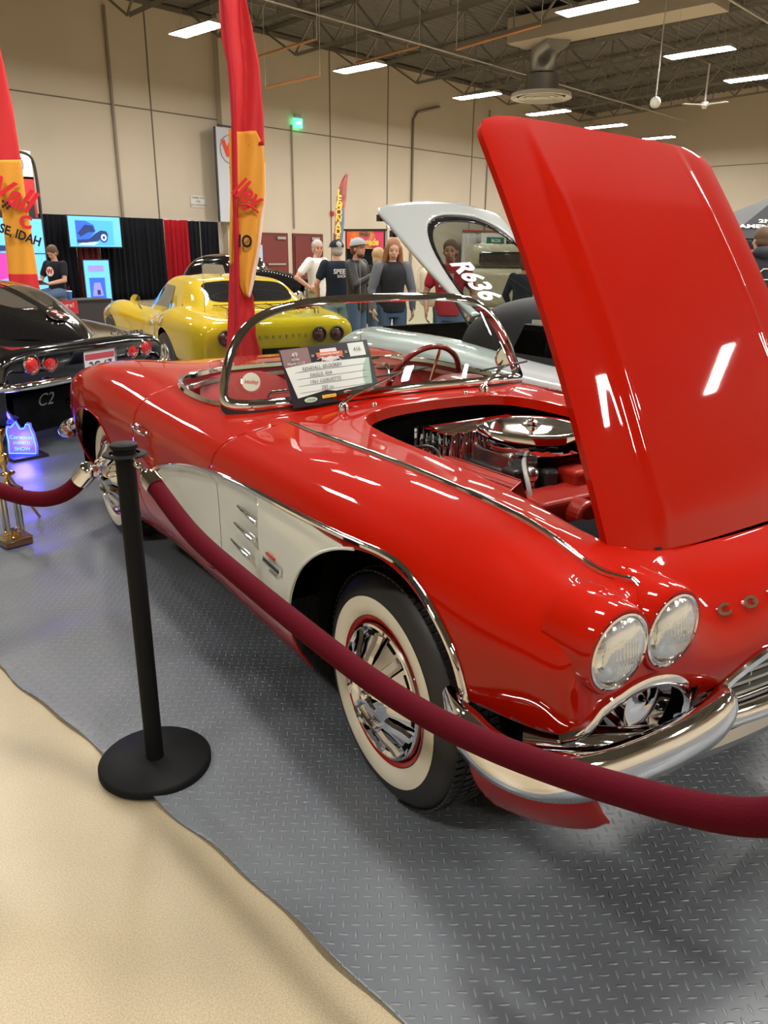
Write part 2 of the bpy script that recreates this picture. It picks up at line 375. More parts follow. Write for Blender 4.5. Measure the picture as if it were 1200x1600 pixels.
def top_z(x, y):
    m = GP[(GP[:, 2] > .62) & (GP[:, 0] < .72)]; d = (m[:, 0] - x) ** 2 + (m[:, 1] - y) ** 2; i = np.argsort(d)[:4]; w = 1 / (d[i] + 1e-8); return float((m[i, 2] * w).sum() / w.sum())
def front_x(y, z):
    m = GP[(GP[:, 0] > .60)]; d = (m[:, 1] - y) ** 2 + (m[:, 2] - z) ** 2; i = np.argsort(d)[:4]; w = 1 / (d[i] + 1e-8); return float((m[i, 0] * w).sum() / w.sum())
def halfround(w, h): return [(-w, -.002), (-w * .85, h * .55), (-w * .4, h * .95), (w * .4, h * .95), (w * .85, h * .55), (w, -.002)]
# inner body: tub that closes the car below and behind the openings
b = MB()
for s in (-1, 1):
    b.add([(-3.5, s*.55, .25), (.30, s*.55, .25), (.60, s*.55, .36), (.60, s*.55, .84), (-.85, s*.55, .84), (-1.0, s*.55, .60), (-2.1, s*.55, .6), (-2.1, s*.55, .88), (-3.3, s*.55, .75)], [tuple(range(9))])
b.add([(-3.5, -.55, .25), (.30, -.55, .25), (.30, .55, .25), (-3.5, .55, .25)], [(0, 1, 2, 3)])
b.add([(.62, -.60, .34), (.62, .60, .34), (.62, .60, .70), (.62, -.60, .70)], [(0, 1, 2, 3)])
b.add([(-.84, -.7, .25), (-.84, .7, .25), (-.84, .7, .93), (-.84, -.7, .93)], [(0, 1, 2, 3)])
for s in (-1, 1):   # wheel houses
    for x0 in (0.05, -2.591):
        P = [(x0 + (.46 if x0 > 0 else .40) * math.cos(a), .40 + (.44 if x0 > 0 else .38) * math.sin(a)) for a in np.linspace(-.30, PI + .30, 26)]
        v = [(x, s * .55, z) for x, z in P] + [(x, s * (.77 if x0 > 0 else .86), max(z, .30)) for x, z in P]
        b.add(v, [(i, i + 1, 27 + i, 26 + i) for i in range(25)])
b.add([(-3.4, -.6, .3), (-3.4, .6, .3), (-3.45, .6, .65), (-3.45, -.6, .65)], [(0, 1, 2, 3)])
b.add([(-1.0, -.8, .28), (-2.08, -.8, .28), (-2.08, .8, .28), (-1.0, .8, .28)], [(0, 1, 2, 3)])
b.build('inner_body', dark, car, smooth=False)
# flange round the hood opening, and drip channel
def ring_flange(poly, z0, h, nm, m):
    P = [(x, y, top_z(x, y)) for x, y in poly]; n = len(P)
    b = MB(); v = [p for p in P] + [(x * .985 - .003, y * .965, z - h) for x, y, z in P]
    b.add(v, [(i, (i + 1) % n, n + (i + 1) % n, n + i) for i in range(n)]); return b.build(nm, m, car)
ring_flange(HOODO, .9, .035, 'hood_channel', red)
# chrome spear along the top of each front fender
for s in (-1, 1):
    xs = np.linspace(-.86, .66, 60); P = [(x, s * .635, top_z(x, -.635) + .002) for x in xs]
    P.append((.700, s * .637, .862)); P.append((.712, s * .638, .850))
    sc = [min(1, .35 + i / 14) for i in range(len(P))]
    MB().sweep(P, halfround(.0095, .008), scale=sc).build('fender_spear', chrome, car)
# chrome trim: cove top edge running into the front arch
for s in (-1, 1):
    top = curve([(-1.565, .56), (-1.55, .615), (-1.40, .688), (-1.18, .738), (-.92, .776), (-.55, .801), (-.25, .812), (-.02, .822), (.10, .828), (.22, .826), (.35, .778), (.445, .69), (.482, .60)], 90)
    P = [(x, s * (-side_y(x, z) + .003), z) for x, z in top]
    MB().sweep(P, halfround(.0085, .009), up=(0, s, 0)).build('cove_trim', chrome, car)
    low = curve([(-.372, .44), (-.7, .428), (-1.0, .428), (-1.3, .452), (-1.50, .515), (-1.565, .56)], 40)
    P = [(x, s * (-side_y(x, z) + .002), z) for x, z in low]
    MB().sweep(P, halfround(.006, .006), up=(0, s, 0)).build('cove_lower_trim', chrome, car)
    # rear arch lip and front arch inner lip
    P = [(x, s * (-side_y(x, max(z, .26)) + .000), z) for x, z in ARCH_R if z > .26]
    MB().tube(P, .005, 6).build('wheel_arch_lip', red, car)
    P = [(x, s * (-side_y(x, max(z, .26)) + .000), z) for x, z in ARCH_F if z > .45 and x < 0.05]
    MB().tube(P, .005, 6).build('wheel_arch_lip', white_p, car)
    # three spears in the cove
    for k, (x0, z0) in enumerate([(-.70, .712), (-.735, .643), (-.775, .572)]):
        b = MB(); P = [(x0 + t, s * (-side_y(-.6, .65) - .020 + .006), z0 - .012 * t / .14) for t in np.linspace(0, .155, 8)]
        b.sweep(P, halfround(.010, .016), up=(0, s, 0), scale=[.35, .5, .65, .78, .9, 1, 1.05, 1.05]); b.build('side_louver', chrome, car)
    # fuel injection style badge: chrome bar flanked by two short strokes
    y = s * (-side_y(-.42, .6) - .004)
    bd = MB().sweep([(-.49, y, .602), (-.375, y, .592)], [(-.011, 0), (-.011, .007), (.011, .007), (.011, 0)], up=(0, s, 0)).build('side_badge', chrome, car)
    MB().sweep([(-.483, y + s*.006, .602), (-.382, y + s*.006, .592)], [(-.004, 0), (-.004, .003), (.004, .003), (.004, 0)], up=(0, s, 0)).build('badge_inlay', black, bd)
    MB().sweep([(-.468, y, .626), (-.415, y, .621)], [(-.003, 0), (-.003, .006), (.003, .006), (.003, 0)], up=(0, s, 0)).build('badge_stroke', mat('badge_red', (.5, .02, .02), .3), bd)
    MB().sweep([(-.452, y, .574), (-.40, y, .569)], [(-.003, 0), (-.003, .006), (.003, .006), (.003, 0)], up=(0, s, 0)).build('badge_stroke', chrome, bd)
    # door handle
    dr = [o for o in COL.objects if o.name.startswith('door') and o.parent == car and not o.name.startswith('door_')][-1 if s > 0 else 0]
    yy = -side_y(-1.7, .79)
    b = MB(); b.tube([(-1.75, s * (yy + .02), .785), (-1.70, s * (yy + .028), .782), (-1.64, s * (yy + .026), .776), (-1.60, s * (yy + .015), .770)], .008, 10, scale=[1.2, 1, .9, .6])
    b.sphere((-1.735, s * (yy + .005), .785), .016, 12, sc=(1.2, .8, .8)); b.sphere((-1.62, s * (yy + .003), .772), .009, 10)
    b.lathe([(.013, 0), (.013, .006), (.008, .010)], 14, (-1.69, s * (yy + .0), .725), 'y'); b.build('door_handle', chrome, dr)
# headlights
lens = mat('headlight_glass', (.70, .72, .72), .10, .0, 1.0, bump=(22, .35)); lens.node_tree.nodes['Principled BSDF'].inputs['Metallic'].default_value = .75
def headlight(y):
    h = MB().lathe([(.098, -.10), (.096, -.02), (.091, .006), (.086, .014), (.080, .014), (.078, .006)], 48, (.726, y, .795), 'x', cap=False).build('headlight_bezel', red, car)
    MB().lathe([(.080, .010), (.079, .016), (.075, .018), (.072, .013)], 48, (.726, y, .795), 'x', cap=False).build('headlight_ring', chrome, h)
    b = MB(); prof = [(.0735, .010), (.066, .020), (.050, .029), (.030, .035), (.012, .0375), (.0, .038)]
    b.lathe(prof, 48, (.726, y, .795), 'x', cap=False)
    for k in range(-8, 9):   # moulded flutes of the lens
        yy = k * .008; hh = math.sqrt(max(.066 ** 2 - yy ** 2, 0)) * .95
        P = []
        for t in np.linspace(-hh, hh, 9):
            rr = math.hypot(yy, t); P.append((.726 + .038 - .028 * (rr / .0735) ** 2, y + yy, .795 + t))
        b.tube(P, .0026, 6)
    b.build('headlight_lens', lens, h)
for y in (-.757, -.598, .598, .757): headlight(y)
# body colour valance over the bumper recess is the shell itself; chrome eyebrow trim round each recess
for s in (-1, 1):
    P = curve([(-.845, .605), (-.79, .657), (-.70, .686), (-.62, .686), (-.547, .660), (-.495, .603), (-.478, .54), (-.478, .49)], 50)
    P3 = [(front_x(y, z) + .004, -s * y, z) for y, z in P]
    P3[0] = (P3[0][0], P3[0][1], P3[0][2])
    MB().sweep(P3, [(-.013, -.012), (-.013, .004), (-.006, .008), (.006, .008), (.013, .003), (.013, -.012)], up=(1, 0, 0)).build('recess_trim', chrome, car)
    # chrome pod behind the bumper with parking lamp
    b = MB(); b.lathe([(.088, -.02), (.088, .02), (.078, .035), (.062, .02), (.05, .015), (.0, .03)], 32, (.655, s * .575, .595), 'x'); b.build('parking_lamp', chrome, car)
    b = MB(); b.tube(curve([(.60, s * .84, .55), (.67, s * .78, .56), (.72, s * .70, .555), (.745, s * .60, .545)], 20).tolist(), .045, 14, scale=[1.1 - .02 * k for k in range(20)]); b.build('bumper_bracket', chrome, car)
# bumpers
def bumper(s):
    P = curve([(.43, -.915, .600), (.52, -.945, .582), (.62, -.950, .568), (.70, -.915, .560), (.752, -.84, .557), (.778, -.72, .560), (.788, -.60, .563), (.785, -.50, .565), (.765, -.415, .565), (.735, -.375, .563)], 70)
    P[:, 1] *= 1 if s < 0 else -1
    n = len(P); sc = [.35 + .65 * min(1, (i + .5) / 10) if i < 10 else (1.0 if i < n - 9 else (1 - ((i - (n - 9)) / 9) ** 2 * .75) ** .5 * 1.0) for i in range(n)]
    prof = [(-.004 if s < 0 else .004, -.052)]
    prof = [(-.030, -.010), (-.020, -.044), (.000, -.054), (.022, -.042), (.032, -.015), (.034, .010), (.028, .034), (.012, .052), (-.008, .054), (-.026, .040)]
    if s > 0: prof = [(-a, c) for a, c in prof]
    return MB().sweep(P.tolist(), prof, scale=sc).build('front_bumper', chrome, car, sharp=60)
bumper(-1); bumper(1)
# central bumper bar, lower
P = [(.735 - .06 * (y / .42) ** 2, y, .468) for y in np.linspace(-.42, .42, 30)]
MB().sweep(P, [(-.02, -.03), (.014, -.028), (.028, -.012), (.030, .008), (.020, .026), (-.02, .030)][::-1]).build('centre_bumper_bar', chrome, car, sharp=60)
P = [(.70 - .05 * (y / .5) ** 2, y, .385) for y in np.linspace(-.50, .50, 30)]
MB().sweep(P, [(-.02, -.03), (.014, -.028), (.024, 0), (.014, .026), (-.02, .030)][::-1]).build('lower_grille_bar', chrome_d, car)
# grille trim and bars
P = [(front_x(y, z) + .004, y, z) for y, z in GRILLE if z > .45]
i0 = max(range(len(P)), key=lambda i: (P[i][0] - P[i-1][0]) ** 2 + (P[i][1] - P[i-1][1]) ** 2); P = P[i0:] + P[:i0]
MB().sweep(P, [(-.014, -.016), (-.014, .002), (-.008, .008), (.008, .008), (.014, .002), (.014, -.016)], up=(1, 0, 0)).build('grille_trim', chrome, car)
b = MB()
for k, z in enumerate((.618, .590, .562, .534, .506)):
    w = {.618: .27, .590: .335}.get(z, .375)
    b.sweep([(.705 - .045 * (y / .42) ** 2, y, z) for y in np.linspace(-w, w, 24)], [(-.01, -.004), (.006, -.005), (.006, .004), (-.01, .005)])
for y in np.arange(-.30, .31, .12): b.box((.697 - .045 * (y / .42) ** 2, y, .557), (.006, .006, .125))
b.build('grille_bars', mat('grille_satin', (.42, .42, .40), .35, .8), car, smooth=False)
# letters across the nose
for k, ch in enumerate('CORVETTE'):
    y = -.345 + .089 * k; z = .752; x = front_x(y, z)
    nx, nz = front_x(y, z - .02) , front_x(y, z + .02)
    upv = Vector((nz - nx, 0, .04)).normalized()
    text('nose_letter', ch, .036, chrome, car, frame((x + .002, y, z), (0, 1, 0), upv), ext=.005, sx=1.75, bold=.0016)
# ------------------------------------------------ wheels
cap_m = chrome
def wheel(x, y, side, steer=0.0):
    w = bpy.data.objects.new('wheel', None); COL.objects.link(w); w.parent = car; w.location = (x, y, .343); w.rotation_euler = (0, 0, steer + (PI if side > 0 else 0))
    # outer face toward -y in local space; y from hub plane
    b = MB(); prof = [(.205, .0), (.225, -.012), (.272, -.016), (.300, -.010), (.322, .004), (.336, .022), (.342, .040), (.343, .075), (.343, .115), (.341, .135), (.325, .160), (.28, .180), (.21, .165)]
    b.lathe(prof, 72, (0, 0, 0), 'y', cap=False); t = b.build('tyre', rubber, w, sharp=60)
    b = MB()
    for k in range(90):
        a = 2 * PI * k / 90; rot = Matrix.Rotation(-a, 3, 'Y')
        for yy, rr in ((.022, .3385), (.052, .3455), (.085, .3455), (.118, .3455)):
            b.box(rot @ Vector((0, yy, rr)), (.0165, .026, .005), rot)
    b.build('tread', rubber, t, smooth=False)
    MB().lathe([(.2165, -.009), (.222, -.0145), (.245, -.0195), (.262, -.0195), (.272, -.0175)], 72, (0, 0, 0), 'y', cap=False).build('whitewall', whitewall, t)
    MB().lathe([(.190, .012), (.196, .000), (.206, -.010), (.213, -.012), (.2165, -.006)], 72, (0, 0, 0), 'y', cap=False).build('rim', red, w)
    h = MB().lathe([(.196, -.006), (.193, -.016), (.186, -.018), (.180, -.010), (.172, -.006), (.160, -.012), (.130, -.030), (.105, -.046), (.095, -.050), (.088, -.040), (.078, -.038), (.060, -.050), (.035, -.060), (.0, -.063)], 72, (0, 0, 0), 'y', cap=False).build('hubcap', cap_m, w, sharp=50)
    b = MB()
    for k in range(10):    # raised ribs and slots of the disc
        a = 2 * PI * k / 10; rot = Matrix.Rotation(-a, 3, 'Y')
        b.sweep([rot @ Vector((t * .0, -yy, r)) for t, r, yy in ((0, .100, .052), (0, .125, .042), (0, .150, .026), (0, .176, .016))], [(-.016, 0), (-.010, .010), (.010, .010), (.016, 0)], up=(0, -1, 0))
    for k in range(3):     # spinner wings
        a = 2 * PI * k / 3 + .4; rot = Matrix.Rotation(-a, 3, 'Y')
        b.sweep([rot @ Vector((0, -yy, r)) for r, yy in ((.0, .062), (.030, .063), (.052, .067), (.066, .065))], [(-.012, 0), (-.005, .010), (.005, .010), (.012, 0)], up=(0, -1, 0), scale=[1.2, 1, .8, .45])
    b.sphere((0, -.066, 0), .022, 16, sc=(1, .6, 1)); b.build('spinner', chrome, h)
    b = MB()
    for k in range(10):
        a = 2 * PI * (k + .5) / 10; rot = Matrix.Rotation(-a, 3, 'Y')
        b.box(rot @ Vector((0, -.0115, .167)), (.040, .003, .014), rot)
    b.build('hubcap_slot', dark, h, smooth=False)
wheel(0, -.79, -1, -.059); wheel(0, .79, 1, -.059); wheel(-2.591, -.81, -1); wheel(-2.591, .81, 1)
# ------------------------------------------------ hood, raised about its front edge
hood_pts = []
NHU, NHV = 80, 90
d = Vector((-.615, 0, .985)).normalized(); nrm = Vector((d.z, 0, -d.x)); L = 1.205; o0 = Vector((.512, 0, .828))
Hs = np.zeros((NHU, NHV, 3)); Ho = np.zeros((NHU, NHV, 3))
for i, u in enumerate(np.linspace(0, 1, NHU)):
    s = u * L; half = .50 - .028 * u
    for j, t in enumerate(np.linspace(-1, 1, NHV)):
        # rounded far corners
        r = .07; hw = half
        if s > L - r: hw = half - r + math.sqrt(max(r * r - (s - (L - r)) ** 2, 0))
        y = t * hw
        ridge = .014 / (1 + math.exp(-(.335 - .02 * u - abs(y)) / .008)) + .006 * math.exp(-((abs(y) - .33 + .02 * u) / .014) ** 2)
        ridge *= min(1, (L - s) / .25) * min(1, s / .1 + .3)
        hgt = .030 * math.sin(PI * u) + .018 * (1 - (y / .5) ** 2) * (1 - .9 * u) - .012 * (abs(t) ** 8) + ridge
        arc = 0
        p = o0 + d * (s - .035 * u * (t + 1) / 2) + nrm * hgt; y2 = y + .034 * u; Hs[i, j] = (p.x, y2, p.z); q = p - nrm * .018; Ho[i, j] = (q.x, y2, q.z)
b = MB(); b.grid(Hs, flip=False)
n1 = NHU * NHV; b.grid(Ho, flip=True)
ed = [i * NHV for i in range(NHU)] + [(NHU - 1) * NHV + j for j in range(1, NHV)] + [i * NHV + NHV - 1 for i in range(NHU - 2, -1, -1)] + [j for j in range(NHV - 2, 0, -1)]
b.f += [(ed[k], ed[(k + 1) % len(ed)], ed[(k + 1) % len(ed)] + n1, ed[k] + n1) for k in range(len(ed))]; b.m += [0] * len(ed)
hood = b.build('hood', red, car, sharp=50)
b = MB()
for s in (-1, 1): b.tube([(.50, s * .36, .74), (.53, s * .36, .80), (.512 + .0, s * .36, .85)], .01, 8)
b.build('hood_hinge', black, car)
# ------------------------------------------------ windshield
top = [(-1.14, 0, 1.325), (-1.16, -.3, 1.318), (-1.20, -.5, 1.285), (-1.215, -.6, 1.235), (-1.205, -.68, 1.14), (-1.175, -.73, 1.02), (-1.155, -.745, .94)]
bas = [(-.935, 0, .980), (-.95, -.30, .972), (-.985, -.50, .962), (-1.05, -.66, .948), (-1.155, -.745, .935)]
mir = lambda L_: [(x, -y, z) for x, y, z in L_]
topc = curve(mir(top)[::-1] + top[1:], 90); basc = curve(mir(bas)[::-1] + bas[1:], 90)
fr = bpy.data.objects.new('windshield', None); COL.objects.link(fr); fr.parent = car
prof = [(a_ * 1.5, c_ * 1.5) for a_, c_ in [(-.016, -.010), (-.010, .012), (.006, .014), (.016, .004), (.014, -.012), (0, -.016)]]
lp = [(-1.14, 0, 1.325), (-1.16, -.3, 1.318), (-1.20, -.5, 1.285), (-1.215, -.6, 1.235), (-1.205, -.68, 1.14), (-1.178, -.727, 1.03), (-1.150, -.738, .968), (-1.095, -.700, .953), (-1.02, -.58, .962), (-.96, -.34, .974), (-.94, 0, .982)]
lp = lp + [(x, -y, z) for x, y, z in lp[1:-1]][::-1]
loop = curve(lp, 220, True); cen = np.array([-1.1, 0, 1.12]); ou = loop - cen; ou /= np.linalg.norm(ou, axis=1)[:, None]
MB().sweep(loop.tolist(), [(-.022, -.012), (-.018, .010), (-.004, .018), (.012, .016), (.022, .004), (.018, -.014)], closed=True, upf=[tuple(q) for q in ou]).build('windshield_frame', chrome, fr, sharp=60)
sl_ = loop[loop[:, 2] < 1.0]; k0 = int(np.argmax(np.abs(np.diff(sl_[:, 1], append=sl_[:1, 1])))) + 1; sl_ = np.roll(sl_, -k0, axis=0)
MB().sweep((sl_ + [.006, 0, -.022]).tolist(), [(-.012, -.016), (-.01, .010), (.01, .008), (.014, -.016)], up=(0, 0, 1)).build('rubber_seal', black, fr)
gw = np.zeros((24, 90, 3))
for k, t in enumerate(np.linspace(0, 1, 24)):
    gw[k] = basc * (1 - t) + topc * t; gw[k, :, 0] += .02 * math.sin(PI * t)
g_o = MB().grid(gw).build('windshield_glass', glass, fr)
# cockpit chrome mouldings: rear tonneau trim and door top rail
P = [(x, y, top_z(x, y) + .006) for x, y in COCK if x < -1.16]
k0 = max(range(len(P)), key=lambda i: (Vector(P[i]) - Vector(P[i-1])).length); P = P[k0:] + P[:k0]
MB().sweep(P, [(-.013, -.008), (-.010, .010), (.010, .012), (.014, 0), (.010, -.010)]).build('cockpit_trim', chrome, car)
P2 = [(x + .035 if x < -1.85 else x, y * .965, z - .035) for x, y, z in P]
MB().sweep(P2, [(-.012, -.010), (-.010, .008), (.010, .010), (.012, -.008)]).build('cockpit_inner_trim', chrome_d, car)
# interior
b = MB(); n = len(COCK); v = [(x, y, top_z(x, y) - .004) for x, y in COCK] + [(x * .985 - .02, y * .955, .55) for x, y in COCK] + [(x * .985 - .02, y * .95, .30) for x, y in COCK]
b.add(v, [(i, (i+1) % n, n + (i+1) % n, n + i) for i in range(n)] + [(n + i, n + (i+1) % n, 2*n + (i+1) % n, 2*n + i) for i in range(n)] + [tuple(2*n + i for i in range(n))])
b.build('interior_trim', red_vinyl, car, sharp=50)
for s in (-1, 1):
    st = bpy.data.objects.new('seat', None); COL.objects.link(st); st.parent = car; st.location = (-1.55, s * .33, 0)
    b = MB(); Gs = np.zeros((14, 20, 3))
    for i, u in enumerate(np.linspace(0, 1, 14)):
        for j, t in enumerate(np.linspace(-1, 1, 20)):
            hw = .255 - .03 * u ** 4; z = .50 + .44 * u; Gs[i, j] = (-.27 - .12 * u + .05 * abs(t) ** 4 + .008 * math.cos(t * 9 * PI) * (abs(t) < .8) + .03 * math.sin(PI * u), t * hw, z - .05 * abs(t) ** 4)
    b.grid(Gs, flip=True); Gb = Gs.copy(); Gb[..., 0] -= .09; b.grid(Gb)
    m_ = 14 * 20; e_ = [i * 20 for i in range(14)] + [13 * 20 + j for j in range(1, 20)] + [i * 20 + 19 for i in range(12, -1, -1)]
    b.f += [(e_[k], e_[k+1], e_[k+1] + m_, e_[k] + m_) for k in range(len(e_) - 1)]; b.m += [0] * (len(e_) - 1)
    b.build('seat_back', red_vinyl, st, sharp=60)
    b = MB(); b.box((0, 0, .47), (.50, .50, .14)); b.build('seat_cushion', red_vinyl, st, mods=[('BEVEL', dict(width=.04, segments=3))])
# dash
b = MB(); P = [(-1.16, y, .925 + (.055 * math.exp(-((y - .36) / .14) ** 4))) for y in np.linspace(-.66, .66, 60)]
Gd = np.zeros((60, 7, 3))
for i, p in enumerate(P):
    for j, (dx, dz) in enumerate([(.16, .0), (.08, .012), (.0, .006), (-.05, -.02), (-.06, -.08), (-.03, -.16), (.0, -.22)]): Gd[i, j] = (p[0] + dx, p[1], min(p[2], 1.0) + dz)
b.grid(Gd); b.build('dashboard', mat('red_dash', (.24, .006, .004), .3, 0, .6), car)
b = MB()
for s_, y in enumerate(np.linspace(-.55, .1, 30)): pass
b.sweep([(-1.225, y, .90) for y in np.linspace(-.55, .08, 20)], [(-.004, -.004), (-.004, .004), (.004, .004), (.004, -.004)]); b.build('dash_strip', chrome, car)
# grab bar
b = MB(); b.tube([(-1.24, -.52, .95), (-1.25, -.50, .965), (-1.25, -.12, .965), (-1.24, -.10, .95)], .007, 10); b.build('grab_bar', chrome, car)
# steering wheel
sw = bpy.data.objects.new('steering_wheel', None); COL.objects.link(sw); sw.parent = car; sw.location = (-1.40, .37, .90); sw.rotation_euler = (0, -1.18, 0)
b = MB(); b.tube([(.205 * math.cos(a), .205 * math.sin(a), .012 * 0) for a in np.linspace(0, 2 * PI, 49)[:-1]], .0135, 12, closed=True); b.build('wheel_rim', mat('red_plastic', (.20, .007, .006), .25, 0, .6), sw)
b = MB()
for a in (0.2, PI - .2, -PI / 2 + PI): b.tube([(0, 0, -.04), (.10 * math.cos(a), .10 * math.sin(a), -.02), (.20 * math.cos(a), .20 * math.sin(a), 0)], .007, 8)
b.lathe([(.045, -.05), (.045, -.03), (.03, -.015), (0, -.012)], 24); b.build('wheel_spokes', chrome, sw)
# rear view mirror on its stalk, with wiper arms
b = MB(); b.tube([(-1.13, .0, .985), (-1.15, 0, 1.03), (-1.17, 0, 1.05)], .008, 8); b.box((-1.19, 0, 1.065), (.02, .19, .045)); b.build('rear_view_mirror', chrome, car, mods=[('BEVEL', dict(width=.008, segments=2))])
def wiper(y0, tip):
    b = MB(); b.lathe([(.020, 0), (.020, .018), (.012, .030), (0, .034)], 18, (-.86, y0, top_z(-.86, y0) - .002))
    z0 = top_z(-.86, y0) + .025
    b.tube([(-.86, y0, z0), (-.88, y0 + .05, z0 + .02), (tip[0], tip[1], tip[2])], .005, 8, scale=[1.5, 1.2, .8]); b.build('wiper_arm', chrome, car)
    t = Vector(tip); a = t + Vector((.0, -.14, -.012)); c = t + Vector((-.01, .14, .008))
    MB().tube([a, t, c], .005, 6).build('wiper_blade', black, car)
wiper(-.40, (-.99, -.05, 1.045)); wiper(.28, (-1.0, .52, 1.03))
for y in (-.28, .16):
    MB().lathe([(.010, 0), (.010, .012), (.005, .018)], 12, (-.835, y, top_z(-.835, y) - .002)).build('washer_nozzle', chrome, car)
# side mirror on the left door
b = MB(); b.tube([(-1.36, .80, .92), (-1.37, .83, .96), (-1.38, .85, .985)], .009, 8); b.lathe([(.0, -.02), (.035, -.016), (.052, 0), (.054, .012), (.050, .016)], 24, (-1.39, .86, 1.0), 'x'); b.build('side_mirror', chrome, car)
# radio antenna, deck hardware
MB().tube([(-2.35, .62, .95), (-2.36, .62, 1.45)], .002, 6).build('radio_antenna', chrome_d, car)
b = MB(); b.sphere((-2.13, -.33, .968), .022, 14, sc=(1.3, .8, .6)); b.sphere((-2.13, .33, .968), .022, 14, sc=(1.3, .8, .6)); b.build('deck_latch', chrome, car)
# tail lamps and rear bumper
for s in (-1, 1):
    P = curve([(-3.1, s * .90, .48), (-3.35, s * .88, .46), (-3.55, s * .78, .45), (-3.64, s * .62, .45), (-3.62, s * .45, .47)], 30)
    MB().tube(P.tolist(), .038, 12, scale=[.5 + .5 * min(1, i / 5) for i in range(30)]).build('rear_bumper', chrome, car)
    MB().lathe([(.05, 0), (.05, -.02), (.03, -.035), (0, -.04)], 20, (-3.56, s * .62, .62), 'x').build('tail_lamp', mat('tail_lamp_red', (.4, .01, .01), .15, 0, 1), car)
# engine
eng = bpy.data.objects.new('engine', None); COL.objects.link(eng); eng.parent = car; eng.location = (0, 0, 0)
ac = (-.435, .145, .0)
b = MB(); b.lathe([(.03, .82), (.03, .835), (.190, .838), (.199, .842), (.203, .850), (.203, .893), (.198, .905), (.185, .909), (.16, .908), (.05, .912), (.03, .910), (.028, .912), (0, .914)], 64, ac); b.build('air_cleaner', chrome, eng, sharp=30)
b = MB(); b.lathe([(.020, .915), (.020, .925), (.012, .930), (0, .930)], 16, ac); b.cyl((ac[0], ac[1], .93), (ac[0], ac[1], .94), .008); b.build('wing_nut', chrome, eng)
b = MB()
b.box((-.40, .02, .56), (.62, .34, .28)); b.box((-.16, .02, .70), (.16, .30, .10)); b.cyl((-.20, .02, .70), (-.02, .02, .70), .05, 20); b.cyl((-.12, -.12, .62), (-.02, -.12, .62), .06, 20); b.box((-.22, .16, .74), (.10, .10, .12)); b.build('engine_block', engine_red, eng, smooth=False, mods=[('BEVEL', dict(width=.015, segments=3))])
b = MB(); b.box((-.44, .03, .74), (.34, .20, .10)); b.cyl((-.44, .10, .77), (-.44, .10, .84), .06, 20); b.box((-.30, -.06, .77), (.07, .06, .08)); b.cyl((-.25, .06, .74), (-.25, .06, .80), .03, 14); b.build('intake_manifold', black, eng, smooth=False, mods=[('BEVEL', dict(width=.01, segments=2))])
b = MB(); b.box((-.43, .02, .81), (.20, .14, .07)); b.cyl((-.44, .10, .78), (-.44, .10, .84), .05, 20); b.build('carburettor', chrome_d, eng, mods=[('BEVEL', dict(width=.01, segments=2))])
for s in (-.19, .25):
    b = MB(); b.box((-.42, s, .755), (.52, .11, .07), Matrix.Rotation(.5 if s < 0 else -.5, 3, 'X'))
    for k in range(7): b.box((-.42, s + (k - 3) * .014, .793 - abs(k - 3) * .002 + (k - 3) * (.007 if s < 0 else -.007)), (.50, .005, .012), Matrix.Rotation(.5 if s < 0 else -.5, 3, 'X'))
    b.build('valve_cover', engine_red, eng, smooth=False, mods=[('BEVEL', dict(width=.006, segments=2))])
# chrome ignition shield box behind the air cleaner
b = MB()
b.poly([(-.76, .77), (-.76, .875), (-.70, .90), (-.62, .90), (-.56, .885), (-.56, .70), (-.60, .68), (-.74, .70)], .40, 'y', (0, .04, 0))
for k in range(7): b.cyl((-.553, -.14 + k * .058, .70), (-.553, -.14 + k * .058, .888), .022, 14)
for k in range(5): b.cyl((-.57 - k * .04, -.16, .72), (-.57 - k * .04, -.16, .892), .016, 12)
b.build('ignition_shield', chrome, eng, sharp=30)
b = MB(); b.sphere((-.515, -.155, .77), .026, 14, sc=(.6, 1, 1)); b.build('shield_knob', chrome, eng)
hose = mat('hose_grey', (.30, .29, .27), .4); hose_b = mat('hose_black', (.015, .015, .015), .35)
b = MB(); b.tube(curve([(-.33, .02, .83), (-.25, -.06, .82), (-.19, -.09, .76), (-.17, -.10, .68), (-.17, -.12, .60)], 24).tolist(), .0085, 8); b.build('fuel_hose', hose, eng)
b = MB()
b.tube(curve([(.10, .15, .78), (.18, .05, .80), (.26, -.05, .76), (.34, -.15, .70)], 24).tolist(), .024, 12)
b.tube(curve([(-.30, -.22, .74), (-.12, -.27, .77), (.08, -.26, .76), (.28, -.30, .70)], 24).tolist(), .010, 8)
b.tube(curve([(-.60, -.30, .80), (-.45, -.33, .82), (-.30, -.30, .78), (-.22, -.20, .74)], 24).tolist(), .007, 8)
b.tube(curve([(-.72, -.28, .80), (-.60, -.20, .84), (-.50, -.22, .82), (-.40, -.26, .70)], 24).tolist(), .006, 8)
b.build('coolant_hose', hose_b, eng)
b = MB(); b.cyl((-.36, -.27, .70), (-.36, -.27, .76), .045, 20); b.lathe([(.05, .76), (.052, .765), (.05, .775), (.02, .78), (0, .78)], 20, (-.36, -.27, 0)); b.build('oil_filler', chrome_d, eng)
b = MB(); b.cyl((-.16, -.12, .66), (-.05, -.12, .66), .045, 20); b.cyl((-.06, -.12, .66), (-.01, -.12, .66), .05, 24); b.build('alternator', black, eng)
b = MB(); b.box((-.66, -.30, .80), (.16, .12, .06)); b.cyl((-.70, -.28, .83), (-.70, -.28, .845), .03, 16); b.cyl((-.62, -.31, .83), (-.62, -.31, .84), .02, 16); b.build('wiper_motor', mat('cast_alloy', (.35, .35, .33), .4, .7), eng, smooth=False, mods=[('BEVEL', dict(width=.008, segments=2))])
